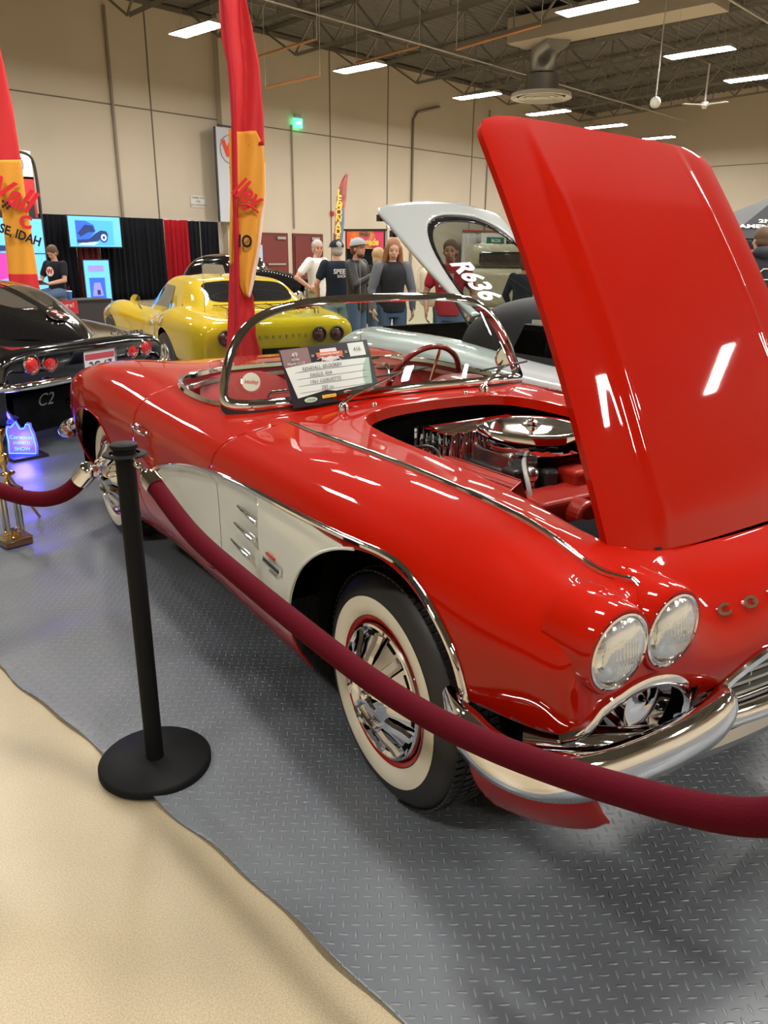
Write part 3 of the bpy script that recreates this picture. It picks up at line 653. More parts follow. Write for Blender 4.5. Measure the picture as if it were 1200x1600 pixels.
b = MB(); b.box((.36, 0, .66), (.10, .80, .30)); b.box((.33, 0, .82), (.14, .84, .03)); b.cyl((.34, -.1, .83), (.34, -.1, .85), .035, 20); b.build('radiator', dark, eng, smooth=False)
for k in range(3): MB().tube(curve([(.05 + k * .08, -.30 - .02 * k, .70), (.08 + k * .08, -.36, .76), (.16 + k * .08, -.37, .74)], 12).tolist(), .011, 8).build('wiring_loom', hose_b if k else chrome_d, eng)
for k in range(5):
    MB().tube(curve([(-.54, -.10 + .02 * k, .74), (-.46 + .05 * k, -.17, .76 - .01 * k), (-.40 + .06 * k, -.22, .72), (-.36 + .07 * k, -.20, .66)], 14).tolist(), .0045, 6).build('spark_plug_wire', hose_b, eng)
b = MB(); b.box((-.10, -.33, .66), (.55, .10, .10)); b.box((.12, -.16, .66), (.20, .20, .12)); b.build('inner_tray', dark, eng, smooth=False)
b = MB(); b.sphere((-.26, -.02, .79), .03, 14); b.cyl((-.26, -.02, .74), (-.26, -.02, .78), .018, 12); b.build('thermostat_housing', chrome_d, eng)
# ================================================================== the hall
CAMP = Vector((0, 0, 1.51105)); CR = Vector(_R[0]); CU = Vector(_R[1]); CF = Vector(_R[2])
def ray(px, py): return CR * ((px - 600) / 1212.7) - CU * ((py - 800) / 1212.7) + CF
def atd(px, py, d): return CAMP + ray(px, py) * d
def aty(px, py, Y):
    r = ray(px, py); return CAMP + r * (Y / r.y)
def atx(px, py, X):
    r = ray(px, py); return CAMP + r * (X / r.x)
def atz(px, py, Z):
    r = ray(px, py); return CAMP + r * ((Z - CAMP.z) / r.z)
XR, YB, XL, YF = 40.0, 23.0, -9.0, -11.0
# concrete floor
fm = mat('polished_concrete', (.41, .335, .22), .38, noise=(1.1, .16))
nt = fm.node_tree; bs = nt.nodes['Principled BSDF']
n2 = nt.nodes.new('ShaderNodeTexNoise'); n2.inputs['Scale'].default_value = 260; n2.inputs['Detail'].default_value = 3
tcn = nt.nodes.new('ShaderNodeTexCoord'); nt.links.new(tcn.outputs['Object'], n2.inputs['Vector'])
mx = nt.nodes.new('ShaderNodeMix'); mx.data_type = 'RGBA'; mx.blend_type = 'MULTIPLY'; mx.inputs['Factor'].default_value = 1
rp = nt.nodes.new('ShaderNodeValToRGB'); rp.color_ramp.elements[0].position = .35; rp.color_ramp.elements[0].color = (.72, .70, .66, 1); rp.color_ramp.elements[1].position = .62
nt.links.new(n2.outputs['Fac'], rp.inputs['Fac']); old = bs.inputs['Base Color'].links[0].from_socket
nt.links.new(old, mx.inputs[6]); nt.links.new(rp.outputs['Color'], mx.inputs[7]); nt.links.new(mx.outputs[2], bs.inputs['Base Color'])
b = MB(); b.box(((XR + XL) / 2, (YB + YF) / 2, -.05), (XR - XL, YB - YF, .1)); struct(b.build('floor', fm, smooth=False))
wm = mat('painted_tilt_up_wall', (.53, .46, .36), .8, noise=(.35, .06), bump=(30, .08))
def wall(nm, a, b_, t=.25):
    m = MB(); a = Vector(a); b_ = Vector(b_); d = (b_ - a).normalized(); nn = Vector((-d.y, d.x, 0)) * t
    m.add([a, b_, b_ + nn, a + nn, a + Vector((0, 0, 10)), b_ + Vector((0, 0, 10)), b_ + nn + Vector((0, 0, 10)), a + nn + Vector((0, 0, 10))], [(0, 1, 2, 3), (4, 7, 6, 5), (0, 4, 5, 1), (2, 6, 7, 3), (1, 5, 6, 2), (0, 3, 7, 4)])
    return struct(m.build(nm, wm, smooth=False))
wall('wall_back', (XR, YB, 0), (XL, YB, 0), -.25); wall('wall_right', (XR, YF, 0), (XR, YB, 0), -.25)
wall('wall_left', (XL, YB, 0), (XL, YF, 0), -.25); wall('wall_front', (XL, YF, 0), (XR, YF, 0), -.25)
KS = .037
def deck_z(y): return 8.30 + (YB - y) * KS
# corrugated steel deck, ribs along X
b = MB(); ys = []; y = YF
while y < YB + .01:
    for o, h in ((0, 0), (.05, .04), (.12, .04), (.17, 0)): ys.append((y + o, h))
    y += .24
b.add([(XL, y, deck_z(y) + h) for y, h in ys] + [(XR, y, deck_z(y) + h) for y, h in ys], [(i, i + 1, len(ys) + i + 1, len(ys) + i) for i in range(len(ys) - 1)])
struct(b.build('ceiling', mat('deck_grey', (.11, .105, .095), .6), smooth=False))
# wall joints
jm = mat('wall_joint', (.16, .13, .10), .9)
n = 1
def trimline(a, c, w=.03, m=jm, d=.02):
    global n
    o = MB().beam(a, c, d, w).build('trim_%d' % n, m, smooth=False); n += 1; return struct(o)
trimline((XL, YB - .005, 5.42), (XR, YB - .005, 5.42), .035)
trimline((XR - .005, YF, 5.40), (XR - .005, YB, 5.40), .035)
def vjoint(px, py, w=.04, m=jm):
    p = aty(px, py, YB); return struct(MB().box((p.x, YB - .006, 4.2), (w, .02, 8.4)).build('trim_%d' % globals()['n'], m, smooth=False))
for px, py in ((232, 120), (515, 150), (606, 160), (737, 250)):
    vjoint(px, py); n += 1
trimline((XL, YB - .06, 8.22), (XR, YB - .06, 8.22), .12, mat('ledger_steel', (.14, .12, .10), .6), .08)
# pilaster beside the drapes
p = aty(352, 345, YB); struct(MB().box((p.x + .45, YB - .14, 4.2), (1.15, .28, 8.4)).build('trim_%d' % n, wm, smooth=False)); n += 1
# conduits on the wall
cm = mat('conduit_paint', (.27, .22, .17), .6)
def conduit(pts, r=.035): return tag(MB().tube(pts, r, 8).build('wall_conduit', cm), None, None)
p = aty(176, 180, YB); c = conduit([(p.x, YB - .06, 0.2), (p.x, YB - .06, 7.9)], .045); tag(c, 'tall tan conduit running up the wall above the black drapes', 'conduit')
p = aty(643, 250, YB); c = conduit([(p.x, YB - .06, 0.2), (p.x, YB - .06, 6.45), (p.x + .25, YB - .06, 6.75), (p.x + 1.6, YB - .08, 7.1)], .05); tag(c, 'tan conduit that bends right near the roof above the silver hatch', 'conduit')
p = aty(457, 300, YB); c = conduit([(p.x, YB - .05, 2.2), (p.x, YB - .05, 5.6)], .03); tag(c, 'thin conduit dropping from the green exit sign', 'conduit')
p = aty(757, 330, YB); c = conduit([(p.x, YB - .05, .2), (p.x, YB - .05, 7.4)], .03); tag(c, 'thin conduit on the wall just left of the raised red hood', 'conduit')
# exit doors
dm = mat('door_maroon', (.15, .022, .018), .45); fmn = mat('frame_maroon', (.12, .018, .015), .5); steel = mat('satin_steel', (.5, .5, .48), .35, .9)
for k, (xa, xb) in enumerate(((403, 448), (456, 503))):
    a = aty(xa, 365, YB).x; c_ = aty(xb, 366, YB).x; mid = (a + c_) / 2; w = c_ - a
    d = struct(MB().box((mid, YB - .03, 1.02), (w, .06, 2.04)).build('door_%d' % (k + 1), fmn, smooth=False))
    lf = MB().box((mid, YB - .07, .98), (w - .14, .05, 1.92)).build('door_leaf', dm, d, smooth=False)
    MB().box((mid + .05, YB - .13, .98), (w * .62, .05, .06)).build('panic_bar', steel, lf, smooth=False)
    MB().box((mid + .28, YB - .13, 1.87), (.38, .08, .09)).build('door_closer', steel, lf, smooth=False)
# exit sign
p = aty(462, 193, YB); e = thing('exit_sign', 'green lit exit sign high on the wall above the maroon doors', 'sign', (p.x, YB - .12, p.z))
MB().box((0, 0, 0), (.34, .08, .28)).build('sign_face', mat('exit_green', (.02, .5, .2), .4, emit=(.05, .9, .35), es=2.2), e, smooth=False)
text('sign_text', 'EXIT', .13, mat('exit_text', (.8, 1, .9), .4, emit=(.7, 1, .8), es=1.5), e, frame((0, -.045, 0), (1, 0, 0), (0, 0, 1)))
MB().box((0, .02, .23), (.3, .06, .12)).build('lamp_head', mat('beige_plastic', (.3, .26, .2), .5), e, smooth=False)
p = aty(309, 315, YB); w_ = thing('wall_notice', 'small white paper notice on the wall above the drapes', 'sign', (p.x, YB - .02, p.z))
MB().box((0, 0, 0), (.56, .01, .36)).build('paper', mat('paper_white', (.62, .60, .55), .7), w_, smooth=False)
for k, s_ in enumerate(('THANK YOU', 'FOR', 'NOT SMOKING')): text('notice_text', s_, .085, black, w_, frame((0, -.008, .11 - .11 * k), (1, 0, 0), (0, 0, 1)))
p = aty(517, 334, YB); tag(MB().box((p.x + .02, YB - .06, p.z), (.14, .08, .16)).build('fire_alarm', mat('alarm_red', (.45, .02, .02), .4), smooth=False), 'small red fire alarm box on the back wall', 'alarm')
# ------------------------------------------------ roof trusses along Y
tm = mat('truss_steel', (.20, .185, .155), .55)
def truss():
    t = thing('roof_truss', 'x', 'truss', (0, 0, 0), 0, 'open web steel trusses under the deck')
    y0, y1 = YF + .1, YB - .15; ye = YB - 1.6; dep = 1.0
    for nm, a, c in (('top_chord', (0, y0, deck_z(y0) - .06), (0, y1, deck_z(y1) - .06)), ('bottom_chord', (0, y0, deck_z(y0) - dep), (0, ye, deck_z(ye) - dep))):
        b = MB(); a = Vector(a); c = Vector(c)
        for s in (-1, 1): b.beam(a + Vector((s * .05, 0, 0)), c + Vector((s * .05, 0, 0)), .008, .07); b.beam(a + Vector((s * .03, 0, .03 if nm[0] == 'b' else .03)), c + Vector((s * .03, 0, .03)), .06, .008)
        b.build(nm, tm, t, smooth=False)
    b = MB(); y = ye; k = 0
    b.beam((0, ye, deck_z(ye) - dep), (0, y1, deck_z(y1) - .1), .05, .05)
    while y > y0 + 1.3:
        b.beam((0, y, deck_z(y) - dep + .03), (0, y - .9, deck_z(y - .9) - .08), .05, .05)
        b.beam((0, y - .9, deck_z(y - .9) - .08), (0, y - 1.8, deck_z(y - 1.8) - dep + .03), .05, .05)
        b.beam((0, y - .9, deck_z(y - .9) - dep + .03), (0, y - .9, deck_z(y - .9) - .08), .03, .03)
        y -= 1.8
    b.build('web', tm, t, smooth=False); return t
T0 = truss(); xs = [3.8 + 2.92 * k for k in range(12)]
words = ['nearest', 'second', 'third', 'fourth', 'fifth', 'sixth', 'seventh', 'eighth', 'ninth', 'tenth', 'eleventh', 'farthest']
for k, x in enumerate(xs):
    o = T0 if k == 0 else copy_tree(T0)
    o.location.x = x; o['label'] = 'open web steel roof truss, %s of the row going right' % words[k]
# bridging and pipes across the trusses
def pipe(a, c, r, m, label, nm='ceiling_pipe', cat='pipe'): return tag(MB().tube([a, c], r, 8).build(nm, m), label, cat)
pm = mat('pipe_white', (.55, .53, .48), .5); om = mat('pipe_copper', (.45, .20, .07), .4)
pipe((XL + .3, 17.8, 7.45), (XR - .3, 17.8, 7.45), .025, pm, 'thin pale sprinkler pipe crossing under the trusses near the wall')
pipe((XL + .3, 9.6, 7.74), (XR - .3, 9.6, 7.74), .025, pm, 'thin pale sprinkler pipe crossing under the nearer trusses')
for y in (14.0, 20.2, 5.5, .5): 
    o = struct(MB().beam((XL + .2, y, deck_z(y) - .3), (XR - .2, y, deck_z(y) - .3), .06, .10).build('trim_%d' % n, tm, smooth=False)); n += 1
def hung(pa, pb, Y, label, m=om, up=.8):
    a = aty(*pa, Y)
    r = ray(*pb); c = CAMP + r * ((a.x - CAMP.x) / r.x)
    t = thing('hanging_rod', label, 'rod', tuple(a)); v = c - a
    MB().cyl((0, 0, 0), v, .032, 10).build('rod', m, t)
    for q in (Vector((0, 0, 0)), v): MB().cyl(q, q + Vector((0, 0, deck_z(a.y + q.y) - a.z - q.z)), .008, 6).build('hanger', pm, t)
hung((415, 137), (500, 118), 19.0, 'short copper rod hung low on two wires above the exit sign')
hung((396, 91), (495, 60), 19.0, 'copper rod hung between two trusses right of the tall flag', up=.5)
hung((557, 98), (655, 72), 17.6, 'copper rod above the ceiling light over the maroon doors', up=.5)
hung((713, 77), (846, 38), 14.0, 'long copper rod beneath the sheet metal duct', up=.5)
# ------------------------------------------------ high bay lights
tube = mat('fluorescent_tube', (1, 1, 1), .5, emit=(1.0, .965, .90), es=LAMP); hous = mat('fixture_enamel', (.6, .58, .54), .5)
def fixture():
    t = thing('high_bay_light', 'x', 'light', (0, 0, 0), 0, 'fluorescent high bay fixtures in rows')
    b = MB(); b.add([(-.24, -.82, -.005), (.24, -.82, -.005), (.24, .82, -.005), (-.24, .82, -.005), (-.12, -.78, .08), (.12, -.78, .08), (.12, .78, .08), (-.12, .78, .08)], [(4, 5, 6, 7), (0, 1, 5, 4), (1, 2, 6, 5), (2, 3, 7, 6), (3, 0, 4, 7)])
    b.build('housing', hous, t, smooth=False)
    MB().add([(-.22, -.79, -.012), (.22, -.79, -.012), (.22, .79, -.012), (-.22, .79, -.012), (-.22, -.79, .0), (.22, -.79, .0), (.22, .79, .0), (-.22, .79, .0)], [(0, 3, 2, 1), (0, 1, 5, 4), (1, 2, 6, 5), (2, 3, 7, 6), (3, 0, 4, 7)]).build('lamp_tubes', tube, t, smooth=False)
    for y in (-.6, .6): MB().cyl((0, y, .08), (0, y, 2.38), .004, 5).build('hanger_wire', steel, t)
    return t
F0 = fixture(); rowx = {17.0: [2.3, 7.0, 11.7, 16.9, 22.2, 26.4, 30.6, 35.0], 9.4: [1.7, 6.5, 11.3, 16.1, 21.2, 25.1, 30.0, 34.8], 1.8: [-3.4, 1.6, 6.4, 11.2, 16.0, 21.0, 26.0, 31.0], -5.8: [-3.4, 1.6, 6.4, 11.2, 16.0, 21.0]}
names = {(17.0, 11.7): 'lit high bay fixture left of the tall flag tip', (17.0, 16.9): 'lit high bay fixture above the maroon doors', (17.0, 22.2): 'lit high bay fixture left of the round air diffuser', (17.0, 26.4): 'lit high bay fixture just right of the round air diffuser',
         (17.0, 30.6): 'lit high bay fixture above the middle of the raised red hood', (17.0, 35.0): 'lit high bay fixture farthest away, above the right corner of the red hood', (9.4, 16.1): 'lit high bay fixture at the top edge, largest in view', (9.4, 21.2): 'lit high bay fixture high on the right, second largest', (9.4, 25.1): 'lit high bay fixture at the right edge of the view'}
first = True
for y in rowx:
    for x in rowx[y]:
        o = F0 if first else copy_tree(F0); first = False
        o.location = (x, y, 6.2); o['label'] = names.get((y, x), 'high bay fixture out of view behind or beside the camera')
# duct and diffuser
sm = mat('galvanised_sheet', (.34, .34, .34), .35, .85, bump=(6, .3))
D = thing('air_duct', 'galvanised sheet metal duct between the trusses feeding the round diffuser', 'duct', (24.5, 16.1, 0))
b = MB(); b.box((-1.05, -2.9, 8.05), (1.1, 6.5, .7)); b.build('rectangular_duct', mat('duct_liner', (.42, .37, .30), .6), D, smooth=False)
b = MB(); b.tube(curve([(-1.05, -1.2, 7.8), (-.7, -.7, 7.8), (-.3, -.2, 7.65), (0, 0, 7.2), (0, 0, 6.9)], 24).tolist(), .42, 24); b.build('spiral_duct', sm, D)
MB().lathe([(.55, 0), (.55, .55), (.52, .56)], 32, (0, 0, 6.45)).build('collar', sm, D)
b = MB()
for r0 in (.98, .74, .52, .30): b.lathe([(r0, 6.30), (r0 + .02, 6.32), (r0 - .16, 6.40), (r0 - .18, 6.38)], 48, (0, 0, 0), cap=False)
b.lathe([(.98, 6.30), (1.0, 6.33), (.98, 6.45), (.6, 6.5)], 48, (0, 0, 0), cap=False); b.lathe([(.12, 6.36), (.0, 6.36)], 24, (0, 0, 0), cap=False); b.build('round_diffuser', hous, D)
p = atd(1101, 162, 24); fn = thing('ceiling_fan', 'small white ceiling fan on a drop rod high on the right', 'fan', tuple(p))
MB().cyl((0, 0, 0), (0, 0, 1.1), .03, 8).build('drop_rod', hous, fn); b = MB()
for a in (0.4, 2.5, 4.6): b.box((.38 * math.cos(a), .38 * math.sin(a), -.03), (.70, .14, .015), Matrix.Rotation(a, 3, 'Z'))
b.lathe([(.12, -.06), (.12, .04), (.03, .08)], 16); b.build('fan_blades', hous, fn, smooth=False)
p = atd(1024, 160, 19); tag(MB().sphere(p, .13, 14).cyl(p, p + Vector((0, 0, deck_z(p.y) - p.z)), .015, 6).build('smoke_sensor', mat('sensor_white', (.5, .48, .42), .5)), 'small round white sensor hanging under the trusses', 'sensor')
# ------------------------------------------------ diamond plate vinyl flooring
vm = bpy.data.materials.new('diamond_plate_vinyl'); vm.use_nodes = True; nt = vm.node_tree; bs = nt.nodes['Principled BSDF']
N = lambda t, **k: (lambda q: ([setattr(q, a, b_) for a, b_ in k.items()], q)[1])(nt.nodes.new(t))
def M(op, a, b_=None, c_=None):
    q = N('ShaderNodeMath', operation=op)
    for i, v in enumerate((a, b_, c_)):
        if v is None: continue
        if isinstance(v, (int, float)): q.inputs[i].default_value = v
        else: nt.links.new(v, q.inputs[i])
    return q.outputs[0]
tc = N('ShaderNodeTexCoord'); sep = N('ShaderNodeSeparateXYZ'); nt.links.new(tc.outputs['Object'], sep.inputs[0])
X, Y = sep.outputs[0], sep.outputs[1]; cs = .0285 * math.sqrt(2)
u = M('DIVIDE', M('ADD', X, Y), cs); v = M('DIVIDE', M('SUBTRACT', X, Y), cs)
fu, fv = M('SUBTRACT', M('FRACT', u), .5), M('SUBTRACT', M('FRACT', v), .5)
par = M('ABSOLUTE', M('MODULO', M('ADD', M('FLOOR', u), M('FLOOR', v)), 2.0))
la = M('ADD', M('MULTIPLY', par, fu), M('MULTIPLY', M('SUBTRACT', 1, par), fv)); sh = M('ADD', M('MULTIPLY', par, fv), M('MULTIPLY', M('SUBTRACT', 1, par), fu))
# lens shape: |short| < .12*(1-(long/.46)^2)
ln = M('SUBTRACT', 1, M('POWER', M('ABSOLUTE', M('DIVIDE', la, .47)), 2)); hgt = M('SUBTRACT', ln, M('POWER', M('ABSOLUTE', M('DIVIDE', sh, .13)), 1.5))
hs = M('MULTIPLY', M('MAXIMUM', M('MINIMUM', M('MULTIPLY', hgt, 1.4), 1.0), 0.0), 1.0)
bu = N('ShaderNodeBump'); bu.inputs['Strength'].default_value = 1.0; bu.inputs['Distance'].default_value = .0022; nt.links.new(hs, bu.inputs['Height'])
nz = N('ShaderNodeTexNoise'); nz.inputs['Scale'].default_value = 1.6; nz.inputs['Detail'].default_value = 5; nt.links.new(tc.outputs['Object'], nz.inputs['Vector'])
rp = N('ShaderNodeValToRGB'); rp.color_ramp.elements[0].position = .3; rp.color_ramp.elements[0].color = (.090, .099, .112, 1); rp.color_ramp.elements[1].position = .75; rp.color_ramp.elements[1].color = (.120, .130, .145, 1)
nt.links.new(nz.outputs['Fac'], rp.inputs['Fac']); mk = N('ShaderNodeMix', data_type='RGBA', blend_type='MIX'); mk.inputs[7].default_value = (.21, .22, .235, 1); nt.links.new(M('MULTIPLY', hs, .75), mk.inputs['Factor']); nt.links.new(rp.outputs[0], mk.inputs[6]); nt.links.new(mk.outputs[2], bs.inputs['Base Color']); nt.links.new(bu.outputs[0], bs.inputs['Normal'])  # raised marks get a lighter colour that paints in their highlights
bs.inputs['Roughness'].default_value = .36; bs.inputs['Specular IOR Level'].default_value = .6
rr = M('SUBTRACT', M('MULTIPLY_ADD', nz.outputs['Fac'], .2, .27), M('MULTIPLY', hs, .10)); nt.links.new(rr, bs.inputs['Roughness'])
random.seed(4); rng = np.random.default_rng(5)
nx, ny = 90, 260; x0, x1, y0, y1 = .895, 7.6, -3.5, 7.4
Z = np.zeros((nx, ny, 3)); ph = rng.uniform(0, 6, 12)
for i in range(nx):
    tx = (i / (nx - 1)) ** 1.6
    for j in range(ny):
        y = y0 + (y1 - y0) * j / (ny - 1)
        ed = .006 * math.sin(y * 7 + ph[0]) + .004 * math.sin(y * 19 + ph[1]) + .006 * math.sin(y * 3.1 + ph[2])
        xe = x0 + ed; x = xe + (x1 - xe) * tx; dx = x - xe
        rip = .0035 * math.sin(y * 13 + ph[3] + .4 * x) + .003 * math.sin(y * 7.3 + ph[4] - .8 * x) + .002 * math.sin(y * 21 + ph[5] + x)
        curl = math.exp(-dx / .06) * max(0, .010 * math.sin(y * 9 + ph[0] + .6) + .006 * math.sin(y * 17 + ph[6]))
        fade = math.exp(-max(dx - .3, 0) / 1.6)
        Z[i, j] = (x, y, .0115 + rip * (.2 + .8 * fade) * 1.0 + curl)
mt_ = MB().grid(Z, flip=True).build('floor_mat', vm, sharp=0, mods=[('SOLIDIFY', dict(thickness=.003, offset=-1))])
tag(mt_, 'dark grey vinyl floor covering with a diamond plate tread pattern under the red convertible', 'floor mat')
b = MB()
# ------------------------------------------------ stanchions and velvet ropes
bm_ = mat('black_powder_coat', (.006, .006, .0065), .6, bump=(120, .05), spec=.12)
SX, SY = .9848, 1.8791
def stanchion():
    t = thing('stanchion', 'x', 'rope post', (0, 0, 0))
    MB().lathe([(.158, 0), (.1665, .006), (.1665, .024), (.160, .031), (.035, .034)], 64, (0, 0, .006)).build('base_disc', bm_, t, sharp=50)
    MB().lathe([(.0262, 0), (.0262, .955)], 32, (0, 0, .036)).build('post', bm_, t)
    b = MB(); b.lathe([(.040, .985), (.056, .986), (.058, .989), (.056, .992), (.040, .993)], 48, cap=False); b.lathe([(.027, .978), (.030, .985), (.030, 1.0), (.028, 1.008)], 32, cap=True)
    for k in range(4):
        a = k * PI / 2 + .4; b.box((.034 * math.cos(a), .034 * math.sin(a), .989), (.02, .012, .005), Matrix.Rotation(a, 3, 'Z'))
    b.build('rope_ring', bm_, t, sharp=50)
    MB().lathe([(.031, 1.004), (.036, 1.006), (.036, 1.016), (.033, 1.0185), (.0, 1.0185)], 32, cap=False).build('cap', bm_, t, sharp=40); return t
ST = stanchion(); ST.location = (SX, SY, 0); ST['label'] = 'black rope post with round flat base at the mat edge in the foreground'
d1 = Vector((math.cos(R(-95)), math.sin(R(-95)), 0)); d2 = Vector((math.cos(R(113)), math.sin(R(113)), 0))
E1 = Vector((SX, SY, 0)) + d1 * 2.02; E2 = Vector((SX, SY, 0)) + d2 * 1.02
o = copy_tree(ST, tuple(E1), 0, 'black rope post out of view on the right, near the camera'); o = copy_tree(ST, tuple(E2), 0, 'black rope post out of view beyond the left edge')
def rope(P, label, r=.0225):
    t = thing('velvet_rope', label, 'rope', (0, 0, 0)); P = curve(P, 120); L_ = np.concatenate([[0], np.cumsum(np.linalg.norm(np.diff(P, axis=0), axis=1))])
    body_ = [tuple(p) for p, l in zip(P, L_) if .13 < l < L_[-1] - .13]
    MB().tube(body_, r, 18).build('rope_body', velvet, t)
    for rev in (False, True):
        Q = P[::-1] if rev else P; q = [tuple(Q[k]) for k in range(len(Q)) if (lambda l: .075 < l < .15)(np.linalg.norm(np.diff(Q[:k+1], axis=0), axis=1).sum() if k else 0)]
        b = MB(); b.tube(q, r * 1.1, 18, scale=[.55] + [.95] + [1.08] * (len(q) - 2)); b.build('chrome_ferrule', chrome, t)
        a0, a1 = Vector(Q[0]), Vector(q[0]); b = MB()
        for k in range(4):   # snap hook and swivel links
            c = a0.lerp(a1, (k + .5) / 4); dd = (a1 - a0).normalized(); s1 = dd.cross(Vector((0, 0, 1))).normalized(); s2 = dd.cross(s1)
            e = s1 if k % 2 else s2; b.tube([c + dd * .013 * math.cos(a) + e * .008 * math.sin(a) for a in np.linspace(0, 2 * PI, 13)[:-1]], .0034, 6, closed=True)
        b.build('snap_hook', chrome, t)
    return t
def cat_pts(A, dr, pts): return [tuple(Vector((A[0], A[1], 0)) + dr * s + Vector((0, 0, z))) for s, z in pts]
def on_plane(px, py, A, dr):
    nn = Vector((-dr.y, dr.x, 0)); r = ray(px, py); t = nn.dot(A - CAMP) / nn.dot(r); return CAMP + r * t
A = Vector((SX, SY, 0))
P1 = [tuple(A + d1 * .045 + Vector((0, 0, .985)))] + [tuple(on_plane(px, py, A, d1)) for px, py in ((222, 733), (290, 822), (350, 880), (500, 1003), (700, 1135), (1000, 1243), (1190, 1277))]
P1.append(tuple(E1 - d1 * .25 + Vector((0, 0, .945)))); P1.append(tuple(E1 - d1 * .04 + Vector((0, 0, .985))))
rope(P1, 'burgundy velvet rope sagging across the front of the red car')
P2 = [tuple(A + d2 * .045 + Vector((0, 0, .985)))] + [tuple(on_plane(px, py, A, d2)) for px, py in ((158, 716), (110, 765), (60, 780), (5, 768))]
P2.append(tuple(E2 - d2 * .045 + Vector((0, 0, .985))))
rope(P2, 'shorter burgundy velvet rope leaving the left edge of the picture')
# ================================================================== other cars
def car_wheel(parent, x, y, r, w=.22, rim=chrome_d, face=-1, nm='wheel'):
    o = bpy.data.objects.new(nm, None); COL.objects.link(o); o.parent = parent; o.location = (x, y, r); o.rotation_euler = (0, 0, 0 if face < 0 else PI)
    MB().lathe([(r * .62, .0), (r * .80, -.02), (r * .95, -.005), (r, .04), (r, w - .04), (r * .9, w), (r * .6, w - .02)], 40, (0, 0, 0), 'y', cap=False).build('tyre', rubber, o)
    b = MB(); b.lathe([(r * .63, .0), (r * .60, -.012), (r * .56, .0), (r * .5, .04), (r * .2, .02), (r * .16, -.01), (0, -.015)], 40, (0, 0, 0), 'y', cap=False)
    for k in range(8):
        a = 2 * PI * k / 8; rot = Matrix.Rotation(-a, 3, 'Y'); b.box(rot @ Vector((0, .015, r * .38)), (.04, .02, r * .4), rot)
    b.build('rim', rim, o, sharp=50); return o
def shell(name, spec, rows, m, parent, nu=150, nv=110, holes=(), sharp=40):
    """spec: list of (x, [(y, z) or (x, y, z) per row])"""
    cs = [[(p if len(p) == 3 else (x, *p)) for p in sec] for x, sec in spec]
    g_ = net(cs, nu, nv); sf = Surf.from_grid(g_)
    for h in holes: sf = sf.clip(h)
    sf.mb().build(name, m, parent, sharp=sharp); return g_
def arch(x, z, r): return lambda P: np.where((np.abs(P[:, 1]) > .5) & (P[:, 2] < z + r + .05), np.hypot(P[:, 0] - x, P[:, 2] - z) - r, 1.0)
def sec(*v): return list(zip(v[0::2], v[1::2]))
def dup_glass(g_, f, m, parent, nm, off=.003):
    s_ = Surf.from_grid(g_)
    for h in f: s_ = s_.clip(h)
    b = s_.mb(); c = np.array(b.v).mean(0) if b.v else np.zeros(3); c = np.array([0.2, 0, .6])
    b.v = [tuple(np.array(p) + (np.array(p) - c) / np.linalg.norm(np.array(p) - c) * off) for p in b.v]
    return b.build(nm, m, parent)
tail_red = MATS['tail_lamp_red']
tinted = mat('tinted_window', (.012, .013, .014), .05, 0, 1.0)
# ---- black split fastback, seen from behind
C2 = thing('fastback_coupe', 'black fastback coupe parked at the left with four round tail lights', 'car', (2.60, 6.86, .012), 1.905)
K = black_g
spec = [(-.86, [(-.86, -.66, .30), (-.86, -.74, .36), (-.86, -.76, .44), (-.86, -.74, .50), (-.87, -.62, .50), (-.88, -.42, .50), (-.88, -.2, .50), (-.88, 0, .50)]),
        (-.95, [(-.84, -.68, .28), (-.90, -.79, .38), (-.94, -.82, .50), (-.96, -.80, .62), (-.97, -.68, .64), (-.98, -.45, .64), (-.98, -.2, .64), (-.98, 0, .64)]),
        (-.97, [(-.82, -.69, .26), (-.88, -.81, .38), (-.93, -.84, .56), (-.97, -.83, .70), (-.985, -.68, .76), (-1.0, -.45, .775), (-1.0, -.2, .775), (-1.0, 0, .775)]),
        (-.85, [(-.76, -.70, .24), (-.80, -.83, .38), (-.84, -.87, .60), (-.87, -.86, .74), (-.88, -.70, .80), (-.90, -.46, .81), (-.90, -.2, .81), (-.90, 0, .81)]),
        (-.4, sec(-.72, .22, -.85, .38, -.885, .60, -.885, .76, -.74, .855, -.48, .85, -.22, .84, 0, .84)), (0, sec(-.73, .2, -.86, .38, -.89, .60, -.89, .78, -.75, .885, -.48, .865, -.22, .86, 0, .86)),
        (.6, sec(-.73, .2, -.85, .38, -.88, .58, -.88, .72, -.74, .82, -.48, .84, -.22, .85, 0, .85)), (1.3, sec(-.73, .2, -.85, .38, -.88, .58, -.88, .72, -.74, .81, -.48, .83, -.22, .85, 0, .85)),
        (2.0, sec(-.73, .2, -.86, .38, -.89, .60, -.89, .74, -.75, .845, -.48, .80, -.22, .83, 0, .84)), (2.6, sec(-.72, .2, -.85, .38, -.88, .58, -.87, .71, -.73, .80, -.48, .75, -.22, .76, 0, .77)),
        (3.2, sec(-.66, .24, -.78, .36, -.81, .50, -.80, .58, -.66, .63, -.44, .61, -.2, .61, 0, .61)), (3.38, sec(-.6, .3, -.7, .38, -.72, .45, -.7, .50, -.6, .53, -.4, .53, -.2, .53, 0, .53))]
shell('body_shell', spec, 8, K, C2, holes=[arch(0, .33, .38), arch(2.49, .33, .38)])
